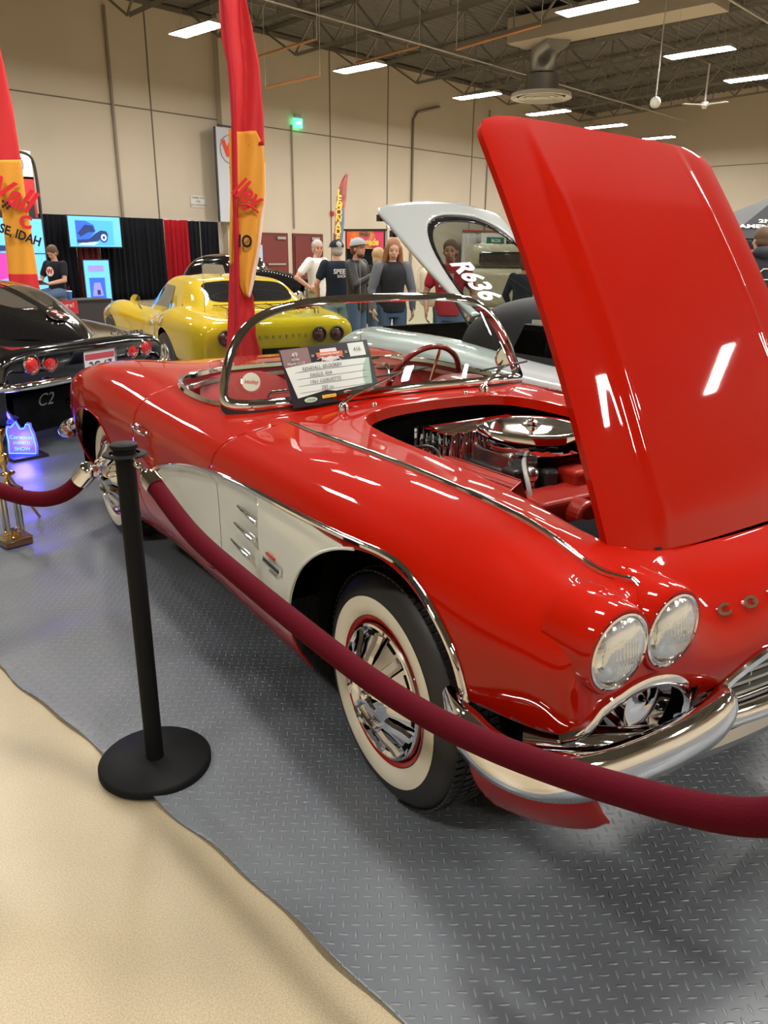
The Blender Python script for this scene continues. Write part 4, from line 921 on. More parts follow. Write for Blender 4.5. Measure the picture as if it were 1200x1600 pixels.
roof = [(1.42, sec(-.62, .80, -.55, .84, -.44, .86, -.30, .87, -.15, .88, 0, .88)), (1.1, sec(-.70, .78, -.63, .92, -.53, 1.02, -.36, 1.05, -.18, 1.06, 0, 1.06)), (.75, sec(-.72, .78, -.64, .98, -.52, 1.16, -.36, 1.20, -.18, 1.215, 0, 1.22)),
        (.3, sec(-.73, .80, -.64, .98, -.52, 1.16, -.35, 1.215, -.18, 1.235, 0, 1.24)), (-.1, sec(-.72, .82, -.60, .96, -.47, 1.10, -.32, 1.15, -.16, 1.17, 0, 1.185)), (-.45, sec(-.56, .83, -.45, .91, -.36, .98, -.24, 1.02, -.12, 1.04, 0, 1.06)),
        (-.75, sec(-.28, .82, -.24, .85, -.19, .88, -.13, .90, -.06, .915, 0, .925)), (-.93, sec(-.06, .78, -.05, .785, -.04, .79, -.025, .795, -.01, .80, 0, .80))]
g_ = shell('roof', roof, 6, K, C2, 90, 70)
for s in (-1, 1):
    dup_glass(g_, [lambda P, s=s: -poly_sdf(P[:, :2] * [1, s], [(.26, .05), (-.08, .05), (-.50, .035), (-.42, .20), (-.2, .36), (.05, .42), (.24, .38)])], mat('rear_glass', (.10, .085, .07), .06, .2, 1.0), C2, 'rear_window')
    dup_glass(g_, [lambda P, s=s: -poly_sdf(P[:, [0, 2]], [(.28, .90), (.34, 1.10), (.72, 1.13), (1.12, .90)]), lambda P, s=s: P[:, 1] * s - .4], tinted, C2, 'side_window')
    b = MB(); b.tube([(.28, s * .44, 1.195), (-.08, s * .40, 1.135), (-.35, s * .30, 1.02), (-.52, s * .06, 1.03)], .008, 6); b.build('window_moulding', chrome, C2)
    b = MB(); b.tube(curve([(-.70, s * .885, .545), (-.93, s * .865, .545), (-1.02, s * .76, .55), (-1.05, s * .5, .55), (-1.045, s * .33, .55)], 24).tolist(), .030, 10); b.build('rear_bumper', chrome, C2)
    for y in (.44, .605):
        l_ = MB().lathe([(.075, 0), (.076, -.02), (.066, -.028), (.060, -.012)], 28, (-.975, s * y, .69), 'x', cap=False).build('tail_light_ring', chrome, C2)
        MB().lathe([(.062, -.010), (.05, -.022), (.022, -.028), (.018, -.034), (0, -.036)], 28, (-.975, s * y, .69), 'x', cap=False).build('tail_light_lens', mat('tail_lens_lit', (.45, .01, .01), .15, 0, 1, emit=(.6, .01, .01), es=.05), l_)
    b = MB(); b.lathe([(.05, 0), (.055, -.06), (.045, -.065), (.043, 0)], 20, (-.93, s * .24, .34), 'x', cap=False); b.build('exhaust_tip', chrome, C2)
    for x in (0, 2.49): car_wheel(C2, x, s * .88, .335, face=s, rim=chrome)
MB().box((-1.05, 0, .635), (.012, .33, .18)).build('number_plate', mat('plate_white', (.62, .63, .66), .4), C2, smooth=False)
MB().box((-1.057, 0, .69), (.004, .31, .045)).build('plate_band', mat('plate_red', (.42, .06, .08), .4), C2, smooth=False)
text('plate_text', '2C 67', .10, black, C2, frame((-1.061, 0, .615), (0, -1, 0), (0, 0, 1)))
MB().tube([(-1.06, -.175, .54), (-1.06, .175, .54), (-1.06, .175, .735), (-1.06, -.175, .735)], .008, 6, closed=True).build('plate_frame', chrome, C2)
text('rear_script', 'Corvette', .085, chrome, C2, frame((-.925, -.46, .822), (.02, -1, -.02), (.75, 0, .6)), ext=.004, shear=.4, sx=1.25)
text('chassis_script', 'C2', .13, chrome_d, C2, frame((-.90, .45, .40), (0, -1, 0), (0, 0, 1)), ext=.003, shear=.4)
b = MB(); b.lathe([(.085, 0), (.085, .012), (.07, .018), (0, .02)], 28, (0, 0, 0)); fc = b.build('fuel_filler', chrome, C2); fc.location = (-.66, .0, .975); fc.rotation_euler = (0, -.42, 0)
MB().poly([(-.05, -.03), (0, .0), (.05, -.03), (.04, .04), (0, .01), (-.04, .04)], .006, 'z', (0, 0, .022)).build('crossed_flags', mat('flag_red', (.45, .03, .02), .3), fc)
MB().box((1.2, 0, .3), (4.0, 1.3, .3)).build('underbody', dark, C2, smooth=False)
# ---- yellow coupe with luggage rack
yel = mat('yellow_paint', (.52, .37, .008), .5, 0, 1.0, spec=.05)
C3 = thing('sports_coupe', 'bright yellow coupe with rear luggage rack and tall aerial', 'car', (5.33, 7.18, .012), 1.30)
spec = [(-.9, [(-.86, -.60, .30), (-.88, -.68, .36), (-.90, -.72, .42), (-.92, -.72, .46), (-.94, -.62, .47), (-.95, -.42, .47), (-.95, -.2, .47), (-.95, 0, .47)]),
        (-.95, [(-.86, -.64, .28), (-.92, -.76, .38), (-.98, -.79, .50), (-1.0, -.78, .60), (-1.01, -.66, .62), (-1.02, -.44, .62), (-1.02, -.2, .62), (-1.02, 0, .62)]),
        (-1.0, [(-.84, -.66, .26), (-.90, -.79, .38), (-.96, -.82, .56), (-1.02, -.80, .70), (-1.05, -.70, .765), (-1.06, -.46, .785), (-1.065, -.22, .79), (-1.065, 0, .79)]),
        (-.85, [(-.76, -.68, .24), (-.80, -.83, .38), (-.84, -.86, .58), (-.88, -.84, .76), (-.90, -.72, .835), (-.92, -.47, .845), (-.92, -.22, .85), (-.92, 0, .85)]),
        (-.4, sec(-.70, .22, -.86, .38, -.90, .60, -.88, .80, -.73, .895, -.48, .875, -.22, .875, 0, .875)), (0, sec(-.72, .2, -.88, .38, -.915, .60, -.89, .81, -.73, .915, -.48, .885, -.22, .88, 0, .88)),
        (.6, sec(-.70, .2, -.82, .36, -.84, .56, -.835, .72, -.71, .82, -.48, .84, -.22, .85, 0, .85)), (1.3, sec(-.70, .2, -.82, .36, -.84, .56, -.83, .70, -.71, .79, -.48, .82, -.22, .84, 0, .84)),
        (1.9, sec(-.72, .2, -.85, .38, -.88, .58, -.87, .74, -.72, .83, -.48, .78, -.22, .82, 0, .84)), (2.5, sec(-.73, .2, -.87, .38, -.905, .58, -.88, .76, -.72, .845, -.48, .75, -.22, .77, 0, .78)),
        (3.1, sec(-.68, .24, -.82, .36, -.85, .52, -.83, .66, -.67, .715, -.45, .67, -.2, .67, 0, .67)), (3.45, sec(-.58, .30, -.70, .38, -.73, .46, -.70, .52, -.58, .56, -.4, .56, -.2, .56, 0, .56))]
shell('body_shell', spec, 8, yel, C3, holes=[arch(0, .33, .375), arch(2.49, .33, .375)])
roof = [(1.70, sec(-.60, .78, -.54, .82, -.44, .84, -.30, .85, -.15, .86, 0, .86)), (1.35, sec(-.66, .78, -.59, .90, -.50, 1.0, -.34, 1.03, -.17, 1.04, 0, 1.04)), (1.0, sec(-.67, .78, -.59, .98, -.50, 1.14, -.34, 1.175, -.17, 1.19, 0, 1.19)),
        (.5, sec(-.69, .80, -.60, 1.0, -.51, 1.16, -.35, 1.195, -.17, 1.21, 0, 1.21)), (.12, sec(-.72, .84, -.62, 1.0, -.53, 1.13, -.36, 1.165, -.17, 1.175, 0, 1.175)), (-.12, sec(-.72, .86, -.62, .95, -.54, 1.04, -.36, 1.07, -.17, 1.075, 0, 1.075)),
        (-.38, sec(-.70, .86, -.62, .89, -.54, .92, -.36, .93, -.17, .93, 0, .93)), (-.62, sec(-.66, .84, -.60, .85, -.52, .86, -.36, .865, -.17, .865, 0, .865))]
g_ = shell('roof', roof, 6, yel, C3, 90, 70)
dup_glass(g_, [lambda P: -poly_sdf(P[:, :2], curve([(.06, 0), (.06, .30), (.02, .44), (-.12, .48), (-.27, .45), (-.31, .3), (-.31, 0), (-.31, -.3), (-.27, -.45), (-.12, -.48), (.02, -.44), (.06, -.30)], 60, True))], tinted, C3, 'rear_window', .006)
for s in (-1, 1):
    dup_glass(g_, [lambda P, s=s: -poly_sdf(P[:, [0, 2]], [(.48, .86), (.60, 1.09), (1.0, 1.10), (1.45, .86)]), lambda P, s=s: P[:, 1] * s - .38], tinted, C3, 'side_window', .006)
    for y in (.40, .60):
        l_ = MB().lathe([(.078, .0), (.078, -.02), (.066, -.024), (.06, -.0)], 28, (-1.06, s * y, .675), 'x', cap=False).build('tail_light_ring', mat('dark_bezel', (.03, .02, .02), .3), C3)
        MB().lathe([(.062, .0), (.05, -.006), (.025, -.010), (.02, -.02), (0, -.022)], 28, (-1.06, s * y, .675), 'x', cap=False).build('tail_light_lens', mat('tail_lens_smoke', (.10, .03, .03), .15, .3, 1), l_)
    for x in (0, 2.49): car_wheel(C3, x, s * .90, .33, face=s)
b = MB()
for y in (-.45, -.27, -.09, .09, .27, .45): b.tube([(-.40, y, .93), (-.42, y, .945), (-.85, y, .915), (-.87, y, .87)], .008, 6)
for x, z in ((-.45, .94), (-.84, .914)): b.tube([(x, -.50, z - .05), (x, -.50, z), (x, .50, z), (x, .50, z - .05)], .009, 6)
b.build('luggage_rack', chrome, C3)
for k, ch in enumerate('CORVETTE'): text('rear_letter', ch, .05, mat('letter_black', (.03, .025, .01), .4), C3, frame((-1.062, .25 - .071 * k, .665), (0, -1, 0), (0, 0, 1)), ext=.002)
MB().box((-1.0, 0, .49), (.04, .40, .12)).build('plate_recess', dark, C3, smooth=False)
MB().tube([(-.55, .62, .88), (-.56, .62, 1.75)], .0035, 6).build('radio_antenna', chrome_d, C3)
b = MB(); b.tube([(1.28, .78, .80), (1.27, .83, .88)], .01, 6); b.lathe([(.0, .03), (.05, .02), (.06, -.01), (.055, -.02), (0, -.02)], 20, (1.27, .85, .92), 'x'); b.build('side_mirror', chrome, C3)
MB().box((1.2, 0, .3), (4.0, 1.3, .3)).build('underbody', dark, C3, smooth=False)
MB().lathe([(.012, 0), (.012, .01), (0, .012)], 12, (-.1, .70, .93), 'z').build('deck_lock', chrome, C3)
# ---- silver coupe with raised rear hatch (parallel to the red car)
silver = mat('silver_paint', (.33, .345, .34), .4, .1, 1.0)
Fv = Vector((math.cos(CAR_YAW), math.sin(CAR_YAW), 0)); Lv = Vector((-Fv.y, Fv.x, 0)); CO = Vector(CAR_O)
so = CO + Fv * -3.40 + Lv * 2.42
SC = thing('silver_coupe', 'silver coupe with black roof and its glass rear hatch raised, behind the red car', 'car', (so.x, so.y, .012), CAR_YAW)
spec = [(-.9, [(-.80, -.60, .30), (-.82, -.70, .36), (-.85, -.74, .44), (-.87, -.74, .50), (-.89, -.64, .52), (-.91, -.42, .52), (-.92, -.2, .52), (-.92, 0, .52)]),
        (-.95, [(-.80, -.66, .27), (-.86, -.80, .38), (-.91, -.83, .54), (-.93, -.80, .66), (-.95, -.68, .71), (-.97, -.45, .72), (-.98, -.2, .725), (-.98, 0, .725)]),
        (-.75, [(-.7, -.70, .24), (-.74, -.86, .38), (-.78, -.88, .58), (-.80, -.84, .75), (-.82, -.70, .825), (-.84, -.46, .835), (-.85, -.22, .84), (-.85, 0, .84)]),
        (-.3, sec(-.72, .2, -.90, .38, -.925, .60, -.89, .80, -.74, .885, -.50, .88, -.22, .87, 0, .87)), (.3, sec(-.72, .2, -.89, .38, -.915, .60, -.88, .79, -.75, .885, -.50, .88, -.22, .88, 0, .88)),
        (1.0, sec(-.72, .2, -.86, .36, -.89, .58, -.87, .76, -.76, .85, -.50, .87, -.22, .88, 0, .88)), (1.7, sec(-.72, .2, -.86, .36, -.89, .58, -.87, .74, -.76, .82, -.50, .84, -.22, .86, 0, .86)),
        (2.4, sec(-.72, .2, -.88, .38, -.92, .60, -.88, .76, -.74, .84, -.50, .80, -.22, .80, 0, .80)), (3.0, sec(-.70, .22, -.86, .38, -.90, .56, -.86, .70, -.70, .76, -.48, .72, -.2, .72, 0, .72)), (3.55, sec(-.5, .26, -.62, .34, -.66, .42, -.62, .48, -.5, .50, -.36, .50, -.2, .50, 0, .50))]
shell('body_shell', spec, 8, silver, SC, holes=[arch(0, .34, .39), arch(2.68, .34, .39), lambda P: np.where(P[:, 2] > .70, poly_sdf(P[:, :2], [(-.62, -.50), (-.50, -.62), (.9, -.66), (2.0, -.60), (2.0, .60), (.9, .66), (-.50, .62), (-.62, .50)]), 1.0)])
b = MB(); b.box((.6, 0, .55), (2.6, 1.3, .08)); b.box((-.66, 0, .70), (.06, 1.2, .36)); b.box((.3, -.63, .70), (2.2, .04, .30)); b.box((.3, .63, .70), (2.2, .04, .30)); b.box((1.2, 0, .3), (4.0, 1.3, .3)); b.build('cabin_floor', dark, SC, smooth=False)
rf = mat('roof_black', (.004, .004, .005), .6, 0, 0, spec=.2)
roof = [(.60, sec(-.68, .86, -.64, .94, -.59, 1.00, -.48, 1.06, -.24, 1.09, 0, 1.095)), (.75, sec(-.69, .86, -.65, .98, -.59, 1.07, -.48, 1.13, -.24, 1.155, 0, 1.16)), (1.0, sec(-.71, .84, -.66, .99, -.60, 1.12, -.48, 1.185, -.24, 1.21, 0, 1.215)), (1.5, sec(-.73, .82, -.67, .99, -.60, 1.14, -.48, 1.20, -.24, 1.225, 0, 1.23)),
        (1.95, sec(-.74, .82, -.67, .95, -.60, 1.08, -.48, 1.13, -.24, 1.155, 0, 1.16)), (2.5, sec(-.74, .78, -.68, .80, -.60, .82, -.48, .83, -.24, .835, 0, .84))]
wpoly = [(1.16, .87), (1.22, 1.08), (1.60, 1.10), (2.25, .87)]
g_ = shell('roof', roof, 6, rf, SC, 80, 60, holes=[lambda P: np.where(np.abs(P[:, 1]) > .5, poly_sdf(P[:, [0, 2]], wpoly), 1.0), lambda P: np.where(P[:, 0] > 1.95, np.abs(P[:, 1]) - .55, 1.0)])
for s in (-1, 1):
    dup_glass(net([[(p if len(p) == 3 else (x, *p)) for p in sc_] for x, sc_ in roof], 80, 60), [lambda P: -poly_sdf(P[:, [0, 2]], wpoly), lambda P, s=s: P[:, 1] * s - .5], glass_dark, SC, 'side_window', 0)
    for x in (0, 2.68): car_wheel(SC, x, s * .92, .34, face=s)
b = MB(); b.sphere((1.35, -.35, .84), .30, 20, sc=(.35, .75, 1)); b.sphere((1.35, .35, .84), .30, 20, sc=(.35, .75, 1)); b.build('bucket_seats', mat('seat_navy', (.012, .02, .06), .35), SC)
# hatch
H = bpy.data.objects.new('rear_hatch', None); COL.objects.link(H); H.parent = SC; H.location = (.62, 0, 1.04)
nu, nv = 40, 50; Ht = np.zeros((nu, nv, 3)); UV = np.zeros((nu, nv, 2)); dv = Vector((-1.22, 0, .77)); nv_ = Vector((dv.z * -1, 0, dv.x)).normalized() * -1
for i, u_ in enumerate(np.linspace(0, 1, nu)):
    for j, t in enumerate(np.linspace(-1, 1, nv)):
        hw = .60 + .04 * u_; r_ = .10; 
        if u_ > .93: hw -= .10 * (1 - math.sqrt(max(0, 1 - ((u_ - .93) / .07) ** 2)))
        p = dv * u_ + nv_ * (-.015 * math.sin(PI * u_) + .06 * (1 - t * t)) ; Ht[i, j] = (p.x, t * hw, p.z); UV[i, j] = (u_, t)
GP_ = curve([(.02, -.90), (.01, 0), (.02, .88), (.35, .90), (.68, .86), (.84, .60), (.88, .15), (.86, -.25), (.78, -.50), (.6, -.70), (.3, -.85)], 90, True)
full = Surf.from_grid(np.concatenate([Ht, UV], 2))
pan = full.clip(lambda P: poly_sdf(P[:, 3:5], GP_)); gl = full.clip(lambda P: -poly_sdf(P[:, 3:5], GP_) )
inner = gl.clip(lambda P: -poly_sdf(P[:, 3:5], GP_) - .055); band = gl.clip(lambda P: poly_sdf(P[:, 3:5], GP_) + .055)
pan.mb().build('hatch_panel', silver, H, mods=[('SOLIDIFY', dict(thickness=.025, offset=-1))])
band.mb().build('glass_border', black_g, H, mods=[('SOLIDIFY', dict(thickness=.012, offset=-1))])
inner.mb().build('hatch_glass', glass_mid, H)
def hp(u_, t, o=.03):
    hw = .60 + .04 * u_; p = dv * u_ + nv_ * (-.015 * math.sin(PI * u_) + .06 * (1 - t * t) + o); return Vector((p.x, t * hw, p.z))
a = hp(.50, -.56); c = hp(.0, -.60); text('window_number', 'R636', .26, mat('sticker_white', (.8, .8, .78), .4), H, frame((a + c) / 2, c - a, hp(.40, -.2) - hp(.40, -.52)), bold=.008, sx=.9)
a = hp(.95, -.15, .012); em = MB().poly([(-.09, -.03), (-.02, .0), (.09, -.035), (.10, -.01), (.02, .02), (.04, .06), (-.02, .035), (-.09, .05), (-.06, .01)], .006, 'z').build('crossed_flag_badge', mat('flag_red', (.45, .03, .02), .3), H)
em.matrix_local = frame(a, (0, 1, 0), dv)
for s in (-1, 1): MB().tube([(.02, s * .55, -.15), tuple(dv * .45 + Vector((0, s * .52, -.01)))], .008, 6).build('gas_strut', black, H)
for u_ in (.95, .80): MB().box(hp(u_, -.93, -.045), (.05, .05, .05)).build('hatch_latch', black, H, smooth=False)
# ---- black vintage hot rod
hc = atd(362, 430, 14.0); vdir = (CR * 1.0 - Vector((CF.x, CF.y, 0)) * .45); yaw = math.atan2(vdir.y, vdir.x)
hp0 = Vector((hc.x, hc.y, 0)); HR = thing('vintage_coupe', 'black 1930s hot rod coupe with louvered hood behind the yellow car', 'car', tuple(hp0), yaw); HR.scale = (.92, .92, .92)
b = MB(); spec = [(-.95, sec(-.1, .62, -.2, .66, -.22, .70, -.2, .74, -.1, .78, 0, .79)), (-.75, sec(-.50, .45, -.62, .60, -.64, .90, -.52, 1.15, -.28, 1.25, 0, 1.27)), (-.45, sec(-.58, .45, -.70, .65, -.68, 1.05, -.58, 1.38, -.32, 1.48, 0, 1.50)),
        (0, sec(-.60, .45, -.72, .65, -.69, 1.08, -.60, 1.42, -.34, 1.52, 0, 1.54)), (.40, sec(-.58, .45, -.70, .65, -.66, 1.06, -.58, 1.38, -.32, 1.47, 0, 1.48)), (.52, sec(-.52, .45, -.62, .67, -.60, 1.0, -.50, 1.20, -.3, 1.29, 0, 1.31)), (.7, sec(-.44, .45, -.50, .66, -.48, .98, -.38, 1.17, -.2, 1.25, 0, 1.27)), (1.7, sec(-.28, .45, -.33, .62, -.32, .86, -.26, 1.03, -.14, 1.08, 0, 1.10))]
g_ = shell('cab_and_hood', spec, 6, K, HR, 90, 60)
for s in (-1, 1):
    dup_glass(g_, [lambda P: -poly_sdf(P[:, [0, 2]], [(-.22, 1.08), (-.20, 1.36), (.26, 1.34), (.34, 1.08)]), lambda P, s=s: P[:, 1] * s - .3], mat('window_pale', (.25, .22, .17), .08, 0, 1.0), HR, 'side_window', .004)
    for x0 in (1.35, -.85):
        P = curve([(x0 + .62, s * .62, .38), (x0 + .45, s * .64, .62), (x0, s * .66, .76), (x0 - .45, s * .64, .60), (x0 - .75, s * .62, .34)], 24)
        MB().sweep(P.tolist(), [(-.16, -.02), (-.12, .03), (0, .05), (.12, .03), (.16, -.02), (0, 0)]).build('fender', K, HR)
        car_wheel(HR, x0, s * .72, .36, face=s, rim=chrome)
    MB().box((.25, s * .66, .36), (1.3, .26, .04)).build('running_board', K, HR, smooth=False)
    b = MB(); b.lathe([(0, -.14), (.08, -.10), (.115, 0), (.118, .02), (.10, .045), (0, .06)], 24, (1.72, s * .42, .80), 'x'); b.build('headlamp', chrome, HR)
    b = MB()
    for k in range(14): b.box((.78 + k * .06, s * (.475 - .010 * k), .92 - .005 * k), (.012, .02, .22))
    b.build('hood_louvers', K, HR, smooth=False)
    b = MB()
    for k in range(14): b.box((.80 + k * .06, s * (.12 + .0), 1.262 - .010 * k), (.012, .18 - .005 * k, .012))
    b.build('top_louvers', K, HR, smooth=False)
b = MB()
for k in range(13): b.box((1.76, -.24 + k * .04, .72), (.02, .010, .50))
b.tube([(1.75, -.27, .45), (1.76, -.26, .9), (1.75, -.12, 1.02), (1.75, .12, 1.02), (1.76, .26, .9), (1.75, .27, .45)], .018, 8); b.build('grille', chrome, HR)
MB().tube([(1.95, -.65, .42), (2.0, 0, .42), (1.95, .65, .42)], .028, 8).build('front_bumper', chrome, HR)
# small car body at the far right edge of the row: cream pickup cab
cp_ = atd(800, 402, 15); t = thing('cream_pickup', 'cream pickup roof and raised hood seen past the silver hatch', 'truck', (cp_.x, cp_.y, 0), math.atan2(CR.y, CR.x))
crm = mat('cream_paint', (.42, .38, .27), .35, 0, .8)
b = MB(); b.box((0, 0, .85), (3.6, 1.7, .7)); b.build('truck_body', crm, t, mods=[('BEVEL', dict(width=.12, segments=4))])
b = MB(); b.box((-.1, 0, 1.42), (1.5, 1.5, .42)); b.build('cab_roof', crm, t, mods=[('BEVEL', dict(width=.16, segments=4))])
b = MB(); b.box((-.1, -.02, 1.38), (1.25, 1.52, .24)); b.build('side_windows', tinted, t, mods=[('BEVEL', dict(width=.05, segments=2))])
for s in (-1, 1):
    for x in (-1.1, 1.15): car_wheel(t, x, s * .84, .36, face=s)
# ================================================================== people
def skin_m(c): return mat('skin_%d' % int(c[0] * 1000), c, .55, spec=.3)
sk1 = skin_m((.50, .27, .19)); sk2 = skin_m((.42, .20, .14)); sk3 = skin_m((.60, .36, .27))
def cloth(nm, c, r=.85): return mat(nm, c, r, bump=(40, .25), spec=.2)
def limb(b, pts, rads, n=12):
    P = [Vector(p) for p in pts]
    Q = []; S_ = []
    for i in range(len(P) - 1):
        for k in range(6): Q.append(P[i].lerp(P[i + 1], k / 6)); S_.append(rads[i] + (rads[i + 1] - rads[i]) * k / 6)
    Q.append(P[-1]); S_.append(rads[-1]); b.tube(Q, 1.0, n, scale=S_)
    for p, r in zip(P, rads): b.sphere(p, r, 12)
def torso(b, rings, n=24):
    """rings: (x, y, z, rx, ry)"""
    K_ = spline([[*r] for r in rings], 30); v = []; f = []
    for x, y, z, rx, ry in K_:
        for i in range(n):
            a = 2 * PI * i / n; v.append((x + rx * math.cos(a), y + ry * math.sin(a), z))
    for k in range(len(K_) - 1):
        for i in range(n): j = (i + 1) % n; f.append((k*n+i, k*n+j, (k+1)*n+j, (k+1)*n+i))
    f.append(tuple(range(n - 1, -1, -1))); f.append(tuple((len(K_) - 1) * n + i for i in range(n))); b.add(v, f)
def fuse(b, name, m, parent, vox=.011, sm_it=4):
    o = b.build(name, m, None, sharp=0); md = add_mod(o, 'REMESH', mode='VOXEL', voxel_size=vox); md.use_smooth_shade = True
    s_ = add_mod(o, 'SMOOTH', iterations=sm_it, factor=.5)
    me = bpy.data.meshes.new_from_object(o.evaluated_get(bpy.context.evaluated_depsgraph_get())); bpy.data.objects.remove(o)
    me.materials.clear(); me.materials.append(m); me.name = name
    o = bpy.data.objects.new(name, me); COL.objects.link(o); o.parent = parent; me.polygons.foreach_set('use_smooth', [True] * len(me.polygons)); return o
def hand(b, w, d, palm_n, curl=.5, s=1):
    """w wrist, d direction of the fingers, palm_n palm normal"""
    w = Vector(w); d = Vector(d).normalized(); pn = Vector(palm_n); pn = (pn - d * pn.dot(d)).normalized(); sd = d.cross(pn).normalized() * s
    for k in range(4):
        o = (k - 1.5) * .019; ln = (.072, .082, .078, .060)[k]; base = w + d * .085 + sd * o; limb(b, [w + sd * o * .7, base], [.017, .012], 8)
        p = base; dd = d.copy(); q = [p]
        for f in (.45, .32, .23): dd = (dd * math.cos(curl) + pn * math.sin(curl)).normalized(); p = p + dd * ln * f; q.append(p)
        limb(b, q, [.0105, .0100, .0095, .0085], 8)
    th = w + d * .028 - sd * .028; p1 = th + (d * .6 - sd * .7 + pn * .3).normalized() * .035; p2 = p1 + (d * .9 + pn * .45 - sd * .1).normalized() * .030; limb(b, [w + d * .015 - sd * .01, th, p1, p2], [.017, .014, .0115, .010], 8)
def person(name_label, loc, yaw, h, arms, skinm, shirt, pants, hair=None, hairstyle='short', female=False, legs=None, head_yaw=0, head_pitch=0, jacket=False, sleeves='short', cap=None, extra=None, lean=0.0, tilt=0.0):
    k = h / 1.78; t = thing('person', name_label, 'person', loc, yaw); sw_ = .185 if not female else .160
    hipz = .93; sz = 1.46
    if legs is None: legs = [((0, .095, hipz), (.02, .11, .50), (-.02, .12, .09)), ((0, -.095, hipz), (.02, -.11, .50), (-.02, -.12, .09))]
    if legs and legs[0][0][2] < .8: dz = legs[0][0][2] - hipz
    else: dz = 0
    hz = lambda z: z + dz
    S3 = lambda p: (p[0] * k, p[1] * k, p[2] * k)
    lx = lean
    b = MB()
    torso(b, [tuple(a * k for a in r) for r in ((0, 0, hz(.86), .105, .15), (0, 0, hz(.96), .115, .165), (lx * .3, 0, hz(1.08), .100, .145), (lx * .7, 0, hz(1.25), .115, .165 if not female else .15), (lx, 0, hz(1.40), .105, .17 if not female else .145), (lx, 0, hz(1.47), .07, .11))])
    hc = Vector((lx + .03, 0, hz(1.618)))
    limb(b, [S3((lx - .01, 0, hz(1.40))), S3((lx + .005, 0, hz(1.50))), S3(tuple(hc - Vector((.01, 0, .06))))], [.075 * k, .056 * k if not female else .046 * k, .055 * k])
    HM = Matrix.Rotation(head_yaw, 3, 'Z') @ Matrix.Rotation(head_pitch, 3, 'Y')
    def hd(p): return (hc + HM @ Vector(p)) * k
    b.sphere(hd((-.008, 0, .035)), .092 * k, 20, sc=(1.05, .84, 1.0), rot=HM); b.sphere(hd((.022, 0, -.035)), .068 * k, 20, sc=(1.0, .86, 1.15), rot=HM)
    b.sphere(hd((.046, 0, -.082)), .030 * k, 12, sc=(1, 1.1, .8), rot=HM); b.sphere(hd((.092, 0, -.012)), .017 * k, 12, sc=(1, .8, 1.1), rot=HM); b.sphere(hd((.083, 0, .012)), .013 * k, 10, sc=(.8, .7, 1.8), rot=HM)
    b.sphere(hd((.075, 0, .045)), .04 * k, 12, sc=(.35, 1.3, .3), rot=HM); b.sphere(hd((.083, 0, -.045)), .020 * k, 12, sc=(.5, 1.2, .45), rot=HM)
    for s in (-1, 1): b.sphere(hd((.0, s * .080, -.005)), .026 * k, 12, sc=(.6, .35, 1.1), rot=HM); b.sphere(hd((.062, s * .045, -.02)), .026 * k, 10, sc=(.6, .8, .7), rot=HM)
    for s, (el, wr, hdir, pn) in zip((1, -1), arms):
        sh = (lx, s * sw_, hz(sz - .03)); limb(b, [S3(sh), S3(el), S3(wr)], [.056 * k, .042 * k, .029 * k]); hand(b, S3(wr), hdir, pn, .45, s)
    for L_ in legs: limb(b, [S3(p) for p in L_], [.085 * k, .058 * k, .042 * k])
    body_ = fuse(b, 'body', skinm, t, .0085, 2)
    # eyes, brows, mouth
    e = MB()
    for s in (-1, 1): e.sphere(hd((.081, s * .031, .014)), .0085 * k, 10, sc=(.6, 1.3, .8), rot=HM)
    e.build('eyes', mat('eye_dark', (.04, .03, .025), .2), body_)
    e = MB(); e.sphere(hd((.0925, 0, -.050)), .011 * k, 10, sc=(.35, 2.0, .45), rot=HM); e.build('lips', mat('lip_tone', (.38, .13, .11), .5), body_)
    # shirt
    b = MB(); lo = .88 if not jacket else .82
    torso(b, [tuple(a * k for a in r) for r in ((0, 0, hz(lo), .135, .180 if not female else .175), (0, 0, hz(.98), .135, .180), (lx * .3, 0, hz(1.10), .125, .168 if not female else .150), (lx * .7, 0, hz(1.27), .138, .185 if not female else .168), (lx, 0, hz(1.41), .122, .19 if not female else .165), (lx - .005, 0, hz(1.48), .075, .11))])
    for s, (el, wr, hdir, pn) in zip((1, -1), arms):
        sh = Vector((lx, s * sw_, hz(sz - .035))); el = Vector(el); wr = Vector(wr)
        if sleeves == 'short': limb(b, [S3(sh), S3(sh.lerp(el, .62))], [.074 * k, .066 * k])
        elif sleeves == 'long': limb(b, [S3(sh), S3(el), S3(el.lerp(wr, .93))], [.076 * k, .060 * k, .042 * k])
    if sleeves != 'none': fuse(b, 'jacket' if jacket else 'shirt', shirt, t, .010, 4)
    else: fuse(b, 'vest', shirt, t, .010, 4)
    b = MB(); torso(b, [tuple(a * k for a in r) for r in ((0, 0, hz(.82), .115, .165), (0, 0, hz(.90), .122, .172), (0, 0, hz(.97), .120, .168))])
    for L_ in legs: limb(b, [S3(p) for p in (L_[0], L_[1], tuple(Vector(L_[1]).lerp(Vector(L_[2]), .96)))], [.100 * k, .076 * k, .062 * k])
    fuse(b, 'trousers', pants, t, .011, 4)
    for L_ in legs:
        a = Vector(L_[2]) * k; sh_ = MB(); sh_.sphere(a + Vector((.055, 0, -.045)), .055, 14, sc=(2.3, .85, .8)); sh_.build('shoe', black, t)
